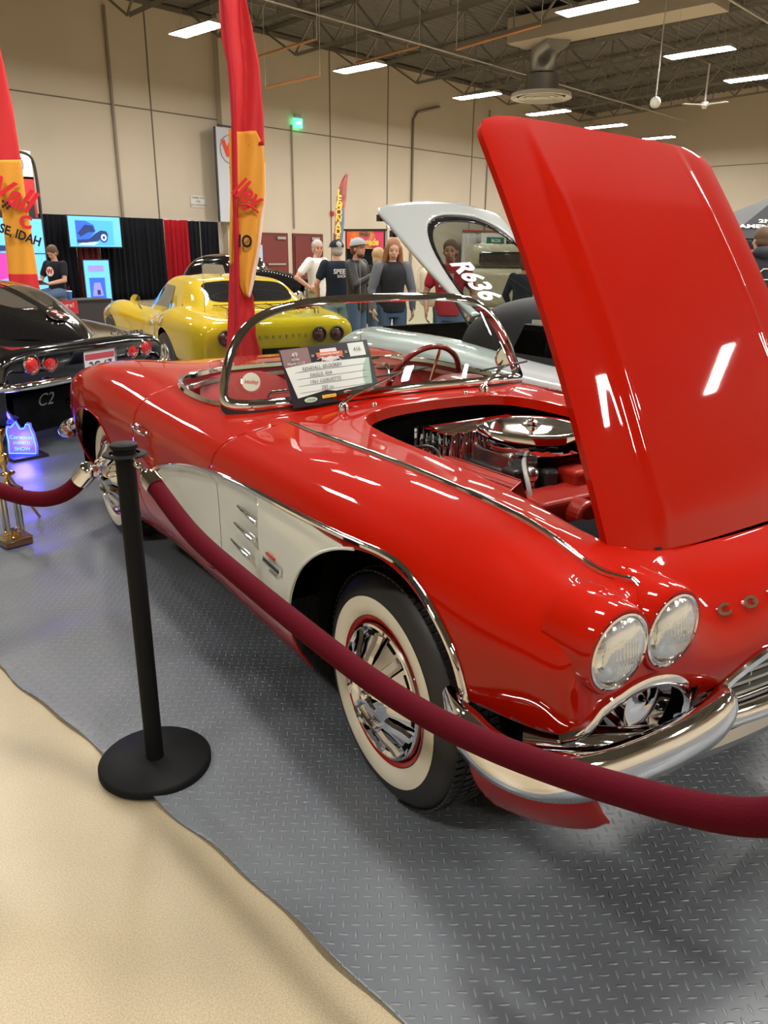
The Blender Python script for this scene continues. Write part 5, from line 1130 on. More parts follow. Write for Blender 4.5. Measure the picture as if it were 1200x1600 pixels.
    if hair is not None:
        b = MB()
        if hairstyle in ('short', 'cap'):
            b.sphere(hd((-.024, 0, .058)), .100 * k, 20, sc=(1.06, .93, .92), rot=HM); b.sphere(hd((-.045, 0, .0)), .088 * k, 16, sc=(.85, .98, .95), rot=HM)
        if hairstyle == 'long':
            b.sphere(hd((-.02, 0, .050)), .098 * k, 20, sc=(1.02, .92, .95), rot=HM)
            for s in (-1, 1):
                limb(b, [hd((.01, s * .078, .03)), hd((.0, s * .095, -.10)), hd((.02, s * .105, -.25)), hd((.045, s * .105, -.40))], [.032 * k, .036 * k, .038 * k, .022 * k]); 
            limb(b, [hd((-.05, 0, .03)), hd((-.07, 0, -.12)), hd((-.09, 0, -.30)), hd((-.09, 0, -.38))], [.07 * k, .075 * k, .07 * k, .04 * k])
        if hairstyle == 'bob':
            b.sphere(hd((-.01, 0, .035)), .110 * k, 20, sc=(1.0, .95, 1.0), rot=HM); b.sphere(hd((-.02, 0, -.06)), .100 * k, 16, sc=(.9, 1.05, 1.1), rot=HM)
        fuse(b, 'hair', hair, t, .009, 2)
    if cap is not None:
        cm_, back = cap; c_ = bpy.data.objects.new('cap', None); COL.objects.link(c_); c_.parent = t
        b = MB(); v0 = len(b.v); b.sphere((0, 0, 0), .116 * k, 24, sc=(1.04, .92, .90))
        b.v = [(x, y, max(z, -.005)) for x, y, z in b.v]; b.v = [tuple(hd((x / k - .008, y / k, z / k + .052))) for x, y, z in b.v]; b.build('cap_crown', cm_, c_)
        b = MB(); dr = -1 if back else 1
        Gp = np.zeros((8, 12, 3))
        for i, r_ in enumerate(np.linspace(.085, .165, 8)):
            for j, a in enumerate(np.linspace(-.85, .85, 12)): Gp[i, j] = hd((dr * (r_ * math.cos(a * (1.1 - i * .02)) - (0 if i < 4 else .0)), .95 * r_ * math.sin(a) * (1 - .035 * i), .055 - .10 * (r_ - .085) - .25 * (a * .1) ** 2))
        b.grid(Gp); b.build('cap_brim', black if not back else cm_, c_, mods=[('SOLIDIFY', dict(thickness=.004))])
    if extra: extra(t, k, hd, HM, body_)
    return t
tee_w = cloth('tee_white', (.66, .65, .62)); tee_b = cloth('tee_black', (.012, .013, .018)); tee_nv = cloth('tee_navy', (.012, .018, .032)); jeans = cloth('denim_blue', (.07, .11, .19)); jeans_l = cloth('denim_light', (.22, .33, .38)); khaki = cloth('khaki', (.26, .23, .16)); leather = mat('leather_black', (.006, .006, .007), .5, bump=(25, .5)); vest_b = cloth('vest_black', (.015, .016, .020), .6); grey_s = cloth('grey_knit', (.13, .14, .16)); red_s = cloth('tee_red', (.30, .02, .03))
hr_g = mat('hair_grey', (.35, .33, .31), .7); hr_b = mat('hair_brown', (.09, .045, .02), .7); hr_bl = mat('hair_blond', (.40, .24, .11), .6, bump=(90, .6)); hr_r = mat('hair_auburn', (.28, .12, .045), .55, bump=(90, .6))
vyaw = math.atan2(CF.y, CF.x)          # heading of the view; a person facing the camera has yaw = vyaw + pi
def at_floor(px, d, top_py=None, h=None):
    p = atd(px, 600, 1); r = Vector((p.x, p.y, 0)).normalized(); q = ray(px, 430); s_ = d; P = CAMP + q * s_; return (P.x, P.y, 0.0)
def glasses(c=(.03, .01, .01)):
    def f(t, k, hd, HM, body_):
        b = MB()
        for s in (-1, 1): b.tube([hd((.094, s * .034 + .021 * math.cos(a), .012 + .015 * math.sin(a))) for a in np.linspace(0, 2 * PI, 15)[:-1]], .0018, 5, closed=True); b.tube([hd((.092, s * .055, .014)), hd((.02, s * .082, .014))], .0018, 5)
        b.build('glasses', mat('glasses_frame', c, .3), t)
    return f
# white shirt man, hands on hips
def ex_white(t, k, hd, HM, body_):
    glasses((.25, .02, .02))(t, k, hd, HM, body_); b = MB(); b.tube([hd((.02, .06, -.14)), (.135 * k, .05, 1.28 * k), (.142 * k, .0, 1.14 * k), (.135 * k, -.05, 1.28 * k), hd((.02, -.06, -.14))], .004, 5); b.build('lanyard', mat('lanyard_grey', (.2, .2, .22), .6), t)
person('grey-haired person in white tee and khaki trousers, hand on hip, before the maroon doors', at_floor(495, 11.8), vyaw + PI + 1.0, 1.66, [((-.10, .36, 1.16), (.06, .22, 1.02), (.5, -.8, -.2), (0, -1, 0)), ((-.10, -.40, 1.18), (.07, -.25, 1.02), (.6, .7, -.3), (0, 1, 0))], sk1, tee_w, khaki, hr_g, 'short', head_yaw=-.55, extra=ex_white)
def ex_spd(t, k, hd, HM, body_):
    text('shirt_print', 'SPEED', .085, mat('print_white', (.7, .7, .68), .6), t, frame((-.158 * k, -.02, 1.33 * k), (0, -1, 0), (-.05, 0, 1)), bold=.002)
    text('shirt_print', 'SHOP', .05, mat('print_white', (.7, .7, .68), .6), t, frame((-.156 * k, -.02, 1.265 * k), (0, -1, 0), (-.02, 0, 1)), bold=.001)
# lettering on the back print of the shirt is only partly readable in the photograph
person('person in black tee and backwards black cap seen from behind, light jeans', at_floor(527, 10.5), vyaw + .35, 1.64, [((.05, .30, 1.16), (.16, .25, .95), (.6, -.1, -.7), (0, -1, 0)), ((.02, -.28, 1.16), (.14, -.24, .95), (.5, .1, -.8), (0, 1, 0))], sk1, tee_nv, jeans_l, hr_g, 'cap', cap=(tee_b, False), extra=ex_spd, head_yaw=.1)
def beard(t, k, hd, HM, body_):
    b = MB(); b.sphere(hd((.030, 0, -.075)), .052 * k, 14, sc=(1.0, 1.15, .75), rot=HM); b.sphere(hd((.070, 0, -.036)), .020 * k, 10, sc=(.5, 1.6, .45), rot=HM); fuse(b, 'beard', hr_b, t, .007, 1)
person('bearded person in black leather jacket and grey cap, pointing with one hand', at_floor(557, 9.9), vyaw + PI + 1.15, 1.66, [((.05, .30, 1.14), (.10, .24, .93), (.2, 0, -1), (0, -1, 0)), ((.14, -.30, 1.16), (.34, -.16, 1.30), (.5, .3, .7), (-.3, .8, 0))], sk2, leather, jeans, hr_b, 'cap', jacket=True, sleeves='long', cap=(mat('cap_grey', (.30, .32, .34), .7), False), extra=beard, head_yaw=-.25, head_pitch=-.12)
def ex_arms(t, k, hd, HM, body_):
    for s in (1, -1):
        b = MB(); el = (-.02, s * .26, 1.15); wr = (.06, s * .25, .93); limb(b, [(0, s * .17 * k, 1.41 * k), (el[0] * k, el[1] * k, el[2] * k), (wr[0] * k, wr[1] * k, wr[2] * k)], [.080 * k, .058 * k, .040 * k]); fuse(b, 'sleeve', grey_s, t, .010, 3)
person('long-haired person in black vest with grey sleeves, looking down', at_floor(613, 8.9), vyaw + PI + .25, 1.66, [((-.02, .26, 1.15), (.06, .25, .93), (.2, 0, -1), (0, -1, 0)), ((-.02, -.26, 1.15), (.06, -.25, .93), (.2, 0, -1), (0, 1, 0))], sk3, vest_b, jeans, hr_r, 'long', True, sleeves='none', head_pitch=.32, head_yaw=-.1, extra=ex_arms)
person('blond person mostly hidden behind the leather jacket', at_floor(592, 10.8), vyaw + .6, 1.56, [((-.02, .26, 1.15), (.06, .25, .93), (.2, 0, -1), (0, -1, 0)), ((-.02, -.26, 1.15), (.06, -.25, .93), (.2, 0, -1), (0, 1, 0))], sk3, cloth('dark_top', (.02, .02, .022)), jeans, hr_bl, 'bob', True, sleeves='long')
def ex_bag(t, k, hd, HM, body_):
    MB().box((.150 * k, -.02, 1.30 * k), (.01, .16, .14)).build('shirt_logo', mat('logo_pale', (.5, .35, .3), .6), t, smooth=False)
person('person in red tee seen through the raised glass hatch', at_floor(703, 8.6), vyaw + PI - .2, 1.64, [((-.02, .29, 1.15), (.10, .26, .95), (.4, 0, -1), (0, -1, 0)), ((-.02, -.29, 1.15), (.10, -.26, .95), (.4, 0, -1), (0, 1, 0))], sk2, red_s, jeans, hr_b, 'short', extra=ex_bag)
person('person in dark blue top bending beside the cream pickup, left of the red hood', at_floor(818, 10.5), vyaw - .4, 1.46, [((.05, .30, 1.14), (.16, .24, .95), (.5, 0, -.8), (0, -1, 0)), ((.05, -.30, 1.14), (.16, -.24, .95), (.5, 0, -.8), (0, 1, 0))], sk1, tee_nv, jeans, hr_b, 'short', sleeves='long', lean=.06)
person('person in black cap at the right edge, face turned down to the left', at_floor(1160, 11.5), vyaw + PI + 1.2, 1.70, [((.05, .30, 1.14), (.16, .24, .95), (.5, 0, -.8), (0, -1, 0)), ((.05, -.30, 1.14), (.16, -.24, .95), (.5, 0, -.8), (0, 1, 0))], sk3, tee_b, jeans, hr_b, 'cap', cap=(tee_b, False), jacket=True, sleeves='long', head_pitch=.35)
def ex_hood(t, k, hd, HM, body_):
    b = MB(); b.sphere((-.07 * k, 0, 1.50 * k), .12, 16, sc=(.9, 1.2, .6)); b.build('jacket_hood', mat('hoodie_navy', (.012, .015, .022), .8), t)
    P = [(-.163 * k, y * k, z * k) for y, z in ((.17, 1.24), (.155, 1.285), (.09, 1.30), (.05, 1.335), (-.05, 1.335), (-.09, 1.30), (-.155, 1.285), (-.17, 1.24), (-.12, 1.225), (.12, 1.225))]
    b = MB(); b.tube(P, .006, 6, closed=True); b.build('car_outline_print', mat('print_white', (.7, .7, .68), .6), t)
person('person in dark hooded jacket with white car outline on the back', at_floor(1184, 8.6), vyaw + .15, 1.80, [((.05, .31, 1.14), (.22, .20, 1.05), (.8, -.3, 0), (0, 0, 1)), ((.05, -.31, 1.14), (.22, -.20, 1.05), (.8, .3, 0), (0, 0, 1))], sk1, mat('hoodie_navy', (.012, .015, .022), .8), jeans, hr_b, 'short', jacket=True, sleeves='long', extra=ex_hood)
# seated man on a stool with a tablet
sp = at_floor(88, 14.5)
st = thing('bar_stool', 'black bar stool under the seated person in the booth', 'stool', sp)
MB().lathe([(.17, 0), (.18, .03), (.17, .06), (0, .065)], 24, (0, 0, .64)).build('stool_seat', black, st)
for k in range(4):
    a = PI / 4 + k * PI / 2; MB().cyl((.12 * math.cos(a), .12 * math.sin(a), .64), (.22 * math.cos(a), .22 * math.sin(a), 0), .015, 8).build('stool_leg', chrome_d, st)
def ex_w(t, k, hd, HM, body_):
    z = 1.30 * k - .23 * k; b = MB(); b.lathe([(.085, 0), (.085, .006), (0, .006)], 24, (.150, 0, z), 'x'); b.build('shirt_logo', mat('logo_white', (.75, .72, .70), .6), t)
    text('shirt_letter', 'W', .13, mat('logo_red', (.6, .03, .03), .5), t, frame((.160, 0, z), (0, 1, 0), (0, 0, 1)), bold=.006)
person('person in black tee with a round logo, seated and looking at a tablet', sp, vyaw + PI - .35, 1.78, [((.10, .27, .92), (.33, .10, .86), (.8, -.4, 0), (0, 0, 1)), ((.10, -.27, .92), (.33, -.10, .86), (.8, .4, 0), (0, 0, 1))], sk1, tee_b, jeans, hr_b, 'short', legs=[((0, .095, .70), (.44, .13, .66), (.42, .13, .22)), ((0, -.095, .70), (.44, -.13, .66), (.42, -.13, .22))], head_pitch=.55, extra=ex_w)
hdv = Vector((math.cos(vyaw + PI - .35), math.sin(vyaw + PI - .35), 0)); tp = Vector(sp) + hdv * .46 + Vector((0, 0, .885))
o = MB().box((0, 0, 0), (.20, .27, .012), Matrix.Rotation(-.4, 3, 'Y')).build('tablet', black, None, smooth=False); o.location = tp; o.rotation_euler = (0, 0, vyaw + PI - .35); tag(o, 'dark tablet held by the seated person', 'tablet')
# ================================================================== flags, booth, signs, small things
def flat(m_, c, r=.8): return mat(m_, c, r, spec=.2)
flag_r = mat('flag_cloth_red', (.48, .010, .014), .75, bump=(14, .25)); flag_y = mat('flag_cloth_yellow', (.62, .27, .02), .75, bump=(14, .25)); flag_w = flat('flag_hem', (.75, .55, .42)); flag_d = flat('sleeve_red', (.36, .012, .02)); script_r = flat('script_red', (.55, .02, .03)); ink = flat('ink_black', (.015, .012, .012))
def vplane(A, nrm_):
    A = Vector(A); n_ = Vector(nrm_)
    def f(px, py, off=0.0):
        r = ray(px, py); t = n_.dot(A - CAMP) / n_.dot(r); return CAMP + r * t + n_ * off
    return f
def cloth(name, f, rows, m, parent, org, amp=.02, nx=14, ny=40, off=0.0, k=5.0):
    """rows: (py, xl, xr) outline of a hanging cloth on its plane; gives soft vertical folds"""
    rows = np.array(rows, float); ys = np.linspace(rows[0, 0], rows[-1, 0], ny); xl = np.interp(ys, rows[:, 0], rows[:, 1]); xr = np.interp(ys, rows[:, 0], rows[:, 2]); Gc = np.zeros((ny, nx, 3))
    for i in range(ny):
        for j in range(nx):
            s = j / (nx - 1); w = math.sin(s * k + ys[i] * .012) * amp + math.sin(s * 2.3 * k + ys[i] * .03) * amp * .35
            p = f(xl[i] * (1 - s) + xr[i] * s, ys[i], off + w) - org; Gc[i, j] = p
    return MB().grid(Gc).build(name, m, parent, mods=[('SOLIDIFY', dict(thickness=.003, offset=0))])
# tall feather flag behind the red car
base_ = atd(378, 560, 6.6); A = Vector((base_.x, base_.y, 0)); hv = Vector((A.x, A.y, 0)).normalized(); nf = -hv
f = vplane(A, nf); rt = Vector((hv.y, -hv.x, 0))
FL = thing('feather_flag', 'tall red and yellow feather flag standing between the red and yellow cars', 'flag', tuple(A))
cloth('red_field', f, [(-130, 322, 330), (-95, 327, 346), (-40, 336, 372), (0, 342, 385), (30, 343, 391), (60, 346, 397), (100, 355, 405), (150, 361, 409), (200, 361, 412), (228, 361, 413)], flag_r, FL, A, .03, k=6)
cloth('yellow_field', f, [(205, 360, 400), (228, 362, 411), (252, 363, 413), (300, 364, 413), (345, 363, 408), (400, 362, 401), (430, 368, 396), (448, 374, 393), (463, 382, 390)], flag_y, FL, A, .025, off=.012, k=5)
cloth('white_hem', f, [(255, 411, 414), (300, 411, 415), (345, 406, 411), (400, 399, 405), (440, 391, 397), (464, 387, 391)], flag_w, FL, A, .004, 4, off=.035)
cloth('yellow_hem', f, [(203, 357, 362), (300, 360, 365), (414, 358, 363)], flag_y, FL, A, .004, 4, off=.03)
cloth('red_foot', f, [(410, 359, 372), (440, 358, 378), (462, 357, 396), (500, 356, 399), (525, 355, 400), (560, 353, 411), (575, 352, 416)], flag_r, FL, A, .03, off=-.02, k=7)
P = [f(px, py, .045) - A for px, py in ((328, -130), (334, -90), (343, -40), (349, 0), (355, 60), (363, 140), (366, 220), (368, 330), (370, 430), (371, 560))]; P.append(Vector((P[-1].x, P[-1].y, .05)))
MB().tube(curve([tuple(p) for p in P], 50).tolist(), .022, 10).build('pole_sleeve', flag_d, FL)
b = MB(); b.cyl(P[-1] - Vector((0, 0, .04)), P[-1] + Vector((0, 0, .6)), .02, 10); b.box((P[-1].x, P[-1].y, .018), (.5, .06, .02)); b.box((P[-1].x, P[-1].y, .018), (.06, .5, .02)); b.build('cross_base', chrome_d, FL, smooth=False)
def ftext(nm, s, px, py, size, m, ang, FLo, ff, Ao, r_=rt, off=.07, **k_):
    p = ff(px, py, off) - Ao; c, s_ = math.cos(ang), math.sin(ang); up = Vector((0, 0, 1)); return text(nm, s, size, m, FLo, frame(p, r_ * c + up * s_, up * c - r_ * s_), **k_)
ftext('flag_lettering', 'lley', 386, 303, .22, script_r, -.62, FL, f, A, shear=.25, bold=.006, sx=.72)
MB().tube([tuple(f(px, py, .075) - A) for px, py in ((374, 322), (384, 320), (395, 325), (404, 333))], .009, 6).build('lettering_swash', script_r, FL)
ftext('flag_town', 'IO', 383, 378, .13, ink, -.06, FL, f, A, bold=.004, sx=.8)
# left feather flag
base_ = atd(42, 455, 10.8); A2 = Vector((base_.x, base_.y, 0)); hv2 = Vector((A2.x, A2.y, 0)).normalized(); f2 = vplane(A2, -hv2); rt2 = Vector((hv2.y, -hv2.x, 0))
FL2 = thing('feather_flag', 'red and yellow feather flag at the left edge behind the black fastback', 'flag', tuple(A2))
cloth('red_field', f2, [(-95, -72, -62), (-55, -68, -40), (0, -60, -14), (75, -62, 0), (110, -58, 8), (170, -50, 20), (215, -46, 27), (262, -42, 34)], flag_r, FL2, A2, .04, off=-.01)
cloth('yellow_field', f2, [(250, -42, 33), (300, -22, 39), (330, 3, 44), (360, 6, 49), (390, 9, 53), (436, 14, 60)], flag_y, FL2, A2, .04, off=.01)
cloth('red_foot', f2, [(428, 13, 58), (440, 14, 60), (460, 16, 64), (475, 18, 66)], flag_r, FL2, A2, .03, off=.03)
MB().cyl((0, 0, 0), (0, 0, 1.1), .02, 10).build('pole', chrome_d, FL2); MB().box((0, 0, .01), (.5, .5, .02)).build('ground_plate', black, FL2, smooth=False)
ftext('flag_lettering', 'Vall', 17, 305, .42, script_r, -.42, FL2, f2, A2, rt2, .08, shear=.3, bold=.012, sx=.85)
ftext('flag_lettering', 'C', 40, 348, .22, script_r, -.2, FL2, f2, A2, rt2, .08, bold=.01)
ftext('flag_town', 'SE, IDAH', 32, 368, .165, ink, -.36, FL2, f2, A2, rt2, .08, bold=.005, sx=.82)
b = MB()
for i in range(4):
    for j in range(3):
        if (i + j) % 2 == 0:
            p = f2(5 + i * 3.4, 315 + j * 4 + i * 1.2, .08) - A2; b.box(p, (.028, .01, .034))
b.build('checkered_mark', ink, FL2, smooth=False)
# drapes
def drape(xa, xb, Y, z, m, label, nm='drape'):
    n_ = max(8, int((xb - xa) * 40)); b = MB(); Gd = np.zeros((2 + 6, n_, 3))
    for i, zz in enumerate(np.linspace(z, .02, 8)):
        for j in range(n_):
            x = xa + (xb - xa) * j / (n_ - 1); Gd[i, j] = (x, Y + .035 * math.sin(x * 38) * (1 + .15 * i) + .012 * math.sin(x * 91), zz)
    return tag(b.grid(Gd).build(nm, m, mods=[('SOLIDIFY', dict(thickness=.004, offset=0))]), label, 'drape')
dk = mat('drape_black', (.008, .009, .012), .85, spec=.1); dr_ = mat('drape_red', (.28, .008, .014), .8, spec=.1); dmr = mat('drape_maroon', (.12, .008, .012), .8)
drape(6.0, 10.62, 21.8, 2.33, dk, 'black drape behind the seated person'); drape(10.64, 11.30, 21.78, 2.33, dmr, 'dark red drape behind the lower screen'); drape(11.32, 13.38, 21.8, 2.32, dk, 'black drape right of the two screens')
drape(13.40, 14.20, 21.76, 2.30, dr_, 'bright red drape between black drapes'); drape(14.22, 15.33, 21.8, 2.29, dk, 'black drape at the right end, beside the pilaster')
t = thing('curtain_rail', 'slim metal rail and uprights carrying the drapes', 'rail', (6.0, 21.93, 0)); MB().cyl((0, 0, 2.33), (9.35, 0, 2.29), .02, 8).build('top_rail', chrome_d, t)
for x in (0, 3.1, 6.2, 9.35): MB().cyl((x, .0, 0), (x, .0, 2.36), .02, 8).build('upright', chrome_d, t)
drape(28.5, 30.2, 22.3, 2.3, flat('drape_white', (.6, .57, .55)), 'white cloth wall left of the green food sign'); drape(30.2, 34.5, 22.35, 2.28, dk, 'black drape behind the green food sign')
b = MB().box((29.7, 22.2, 2.33), (2.6, .05, .06)).build('booth_rail', mat('alarm_red', (.45, .02, .02), .4), smooth=False); tag(b, 'red rail above the white cloth wall', 'rail')
# screens
def emis(nm, c, s): return mat(nm, tuple(min(1, x) for x in c), .4, emit=c, es=s)
scr_b = emis('screen_sky_blue', (.05, .30, .85), .38); scr_l = emis('screen_pale_blue', (.10, .38, .85), .40); scr_d = emis('screen_navy', (.01, .03, .16), .1); scr_m = emis('screen_mid_blue', (.02, .10, .60), .3); scr_w = emis('screen_white', (.50, .75, 1.0), .35); scr_p = emis('screen_pink', (.85, .03, .30), .35); scr_v = emis('screen_violet', (.22, .20, .65), .3)
def screen(nm, label, px, Y, w_pad=0.0):
    (ax, ay), (bx, by), (cx_, cy_), (dx, dy) = px   # tl tr br bl
    tl = aty(ax, ay, Y); tr = aty(bx, by, Y); bl = aty(dx, dy, Y); w = tr.x - tl.x; h = tl.z - bl.z
    t = thing(nm, label, 'screen', ((tl.x + tr.x) / 2, Y, (tl.z + bl.z) / 2)); MB().box((0, .045, 0), (w + .06, .07, h + .06)).build('bezel', black, t, smooth=False); return t, w, h
TV, w, h = screen('wall_screen', 'wide lit screen showing a vintage car, high on the black drape', ((105, 337), (186, 341), (190, 388), (109, 385)), 21.2)
MB().box((0, 0, 0), (w, .02, h)).build('display', scr_l, TV, smooth=False)
def shp(pts, m, t, y=-.015, nm='picture_shape', w=w, h=h): return MB().poly([(a * w / 2, c * h / 2) for a, c in pts], .006, 'y', (0, y, 0)).build(nm, m, t, smooth=False)
shp([(-.75, .75), (.7, .75), (.7, -.9), (-.75, -.9)], scr_b, TV, -.013)
shp([(-.75, .72), (-.35, .70), (-.05, .45), (.0, .05), (-.3, -.5), (-.75, -.55)], scr_m, TV, -.018); shp([(-.4, .45), (-.1, .4), (-.02, 0), (-.3, -.05), (-.6, -.35), (-.7, -.1)], scr_d, TV, -.022)
shp([(-.75, -.55), (-.3, -.5), (-.05, -.15), (.2, .1), (.42, .05), (.5, -.3), (.35, -.1), (.2, -.2), (.1, -.6), (-.4, -.75), (-.75, -.75)], scr_d, TV, -.021); shp([(-.5, -.70), (.1, -.72), (-.1, -.88), (-.7, -.88)], scr_w, TV, -.019)
shp([(.29 + .16 * math.cos(a), -.38 + .33 * math.sin(a)) for a in np.linspace(0, 2 * PI, 20)[:-1]], scr_d, TV, -.026); shp([(.29 + .11 * math.cos(a), -.38 + .23 * math.sin(a)) for a in np.linspace(0, 2 * PI, 20)[:-1]], scr_w, TV, -.030); shp([(.29 + .05 * math.cos(a), -.38 + .12 * math.sin(a)) for a in np.linspace(0, 2 * PI, 12)[:-1]], scr_d, TV, -.034)
T2, w2, h2 = screen('portrait_screen', 'upright lit screen with two pictures, in front of the dark red drape', ((130, 407), (169, 408), (175, 480), (136, 484)), 20.6)
MB().box((0, 0, 0), (w2, .02, h2)).build('display', scr_l, T2, smooth=False)
for y0_, y1_, m_ in ((.80, .55, scr_v), (.30, -.55, scr_m)): shp([(-.7, y0_), (.55, y0_), (.55, y1_), (-.7, y1_)], m_, T2, -.014, w=w2, h=h2)
shp([(-.35, .1), (.15, .1), (.35, -.45), (-.55, -.45)], scr_v, T2, -.018, w=w2, h=h2); shp([(-.15, -.2), (.1, -.2), (.1, -.4), (-.15, -.4)], scr_d, T2, -.022, w=w2, h=h2); shp([(-.5, -.70), (.8, -.70), (.8, -.88), (-.5, -.88)], scr_v, T2, -.014, w=w2, h=h2)
MB().cyl((0, .1, -h2 / 2), (0, .1, .02 - (T2.location.z)), .03, 10).build('screen_stand', black, T2)
VW, w3, h3 = screen('video_wall', 'large lit video wall behind the left feather flag, showing a pink car', ((-70, 338), (64, 343), (72, 467), (-60, 467)), 19.0)
MB().box((0, 0, 0), (w3, .02, h3)).build('display', scr_l, VW, smooth=False); MB().box((0, -.014, .10), (w3, .01, .02)).build('panel_gap', black, VW, smooth=False)
shp([(-.4, .12), (.15, .12), (.3, -.15), (.28, -.45), (-.4, -.6)], scr_p, VW, -.018, w=w3, h=h3); shp([(-.4, .32), (.1, .32), (.2, .2), (-.4, .15)], scr_d, VW, -.018, w=w3, h=h3); MB().box((0, .3, 0), (w3, .1, 2 * VW.location.z - .02)).build('wall_support', black, VW, smooth=False)
# kiosk sign
tl = aty(20, 236, 19.4); br = aty(66, 345, 19.4); KX = br.x; KS_ = thing('kiosk_sign', 'tall black tube frame with round W logo panel over a red panel', 'sign', (KX - 1.0, 19.4, 0))
MB().tube(curve([(-.3, 0, tl.z), (.6, 0, tl.z), (.9, 0, tl.z - .08), (.98, 0, tl.z - .35), (.98, 0, 2.0), (.98, 0, 0)], 40).tolist(), .035, 10).build('tube_frame', black, KS_)
pz = (aty(45, 243, 19.4).z + aty(45, 273, 19.4).z) / 2; MB().box((.48, 0, pz), (.86, .03, .60)).build('logo_panel', flat('panel_white', (.66, .64, .62)), KS_, smooth=False)
MB().tube([(.48 + .22 * math.cos(a), -.03, pz + .22 * math.sin(a)) for a in np.linspace(0, 2 * PI, 33)[:-1]], .012, 6, closed=True).build('logo_ring', flat('logo_grey', (.25, .27, .30)), KS_)
text('logo_letter', 'W', .34, flat('logo_orange', (.62, .07, .04)), KS_, frame((.48, -.04, pz), (1, 0, 0), (0, 0, 1)), bold=.02)
pz2 = (aty(52, 287, 19.4).z + aty(58, 340, 19.4).z) / 2; MB().box((.48, 0, pz2), (.86, .03, 1.02)).build('red_panel', flat('panel_red', (.50, .04, .05)), KS_, smooth=False)
# vertical banner with W logo
tl = aty(332, 197, 22.4); bl = aty(338, 346, 22.4); bw, bh = 1.15, tl.z - bl.z
WB = thing('wall_banner', 'white vertical banner with round logo, partly behind the tall flag', 'banner', (tl.x + bw / 2 + .1, 22.4, (tl.z + bl.z) / 2))
MB().box((0, 0, 0), (bw, .012, bh)).build('banner_cloth', flat('banner_grey', (.48, .50, .55)), WB, smooth=False)
b = MB(); b.box((-bw / 2 - .03, 0, 0), (.06, .04, bh)); b.box((.1, 0, bh / 2 + .05), (bw, .05, .05)); b.build('banner_frame', black, WB, smooth=False)
lg = bh / 2 - .62; MB().tube([(-.02 + .42 * math.cos(a), -.02, lg + .42 * math.sin(a)) for a in np.linspace(0, 2 * PI, 41)[:-1]], .016, 6, closed=True).build('logo_ring', flat('logo_grey', (.25, .27, .30)), WB)
text('logo_letter', 'W', .60, flat('logo_orange', (.62, .07, .04)), WB, frame((-.02, -.02, lg), (1, 0, 0), (0, 0, 1)), bold=.045, sx=1.05)
for k_, ch in enumerate('WANTHUB'): text('banner_letter', ch, .26, flat('ink_navy', (.03, .035, .06)) if k_ < 4 else flat('logo_orange', (.62, .07, .04)), WB, frame((.0, -.02, lg - .62 - .27 * k_), (1, 0, 0), (0, 0, 1)), bold=.006)
MB().cyl((-bw / 2 - .03, .0, -bh / 2), (-bw / 2 - .03, 0, .0 - (tl.z + bl.z) / 2), .015, 8).build('banner_pole', chrome_d, WB)
# roll-up poster by the doors
p = aty(398, 382, 21.0); q = aty(398, 435, 21.0); t = thing('roll_up_poster', 'pale blue roll-up poster beside the left maroon door', 'poster', (p.x, 21.0, 0)); MB().box((0, 0, p.z / 2), (.60, .01, p.z - .02)).build('poster_sheet', flat('poster_blue', (.36, .46, .62)), t, smooth=False); MB().box((0, -.008, p.z * .62), (.5, .006, .12)).build('poster_band', flat('poster_pink', (.55, .30, .36)), t, smooth=False); MB().box((0, 0, .03), (.66, .14, .06)).build('poster_base', chrome_d, t, smooth=False)
# counter with a red notice, cup
c0 = atd(132, 482, 13.2); t = thing('booth_counter', 'low black counter with burgundy piping in front of the screens', 'counter', (c0.x, c0.y, 0))
MB().box((0, 0, .33), (.75, .5, .66)).build('counter_body', mat('counter_black', (.02, .018, .02), .6), t, smooth=False); MB().box((0, 0, .665), (.80, .55, .02)).build('counter_top', black, t, smooth=False)
c1 = atd(106, 480, 12.3); t = thing('red_notice', 'small red notice reading ture! beside the counter', 'sign', (c1.x, c1.y, 0)); fr_ = frame((0, 0, c1.z), rt2, (0, 0, 1)); o = MB().box((0, 0, 0), (.30, .20, .012)).build('notice_board', flat('panel_red', (.50, .04, .05)), t, smooth=False); o.matrix_local = fr_
text('notice_text', 'ture!', .10, flat('ink_white', (.75, .73, .7)), t, frame(Vector((0, 0, c1.z + .03)) - hv2 * .02, rt2, (0, 0, 1))); MB().cyl((0, 0, 0), (0, 0, c1.z - .1), .012, 8).build('notice_post', chrome_d, t)
MB().lathe([(.12, 0), (.12, .01)], 20, (0, 0, .0)).build('notice_foot', black, t)
c2 = Vector((c0.x - .28, c0.y - .1, .675)); t = thing('drink_cup', 'blue paper cup with white lid on the black counter', 'cup', tuple(c2)); MB().lathe([(.03, 0), (.042, .13)], 20).build('cup_body', flat('cup_blue', (.05, .14, .42)), t); MB().lathe([(.044, .13), (.044, .14), (.03, .145)], 20).build('cup_lid', flat('ink_white', (.75, .73, .7)), t); MB().cyl((0, 0, .14), (.01, 0, .22), .003, 6).build('straw', script_r, t)
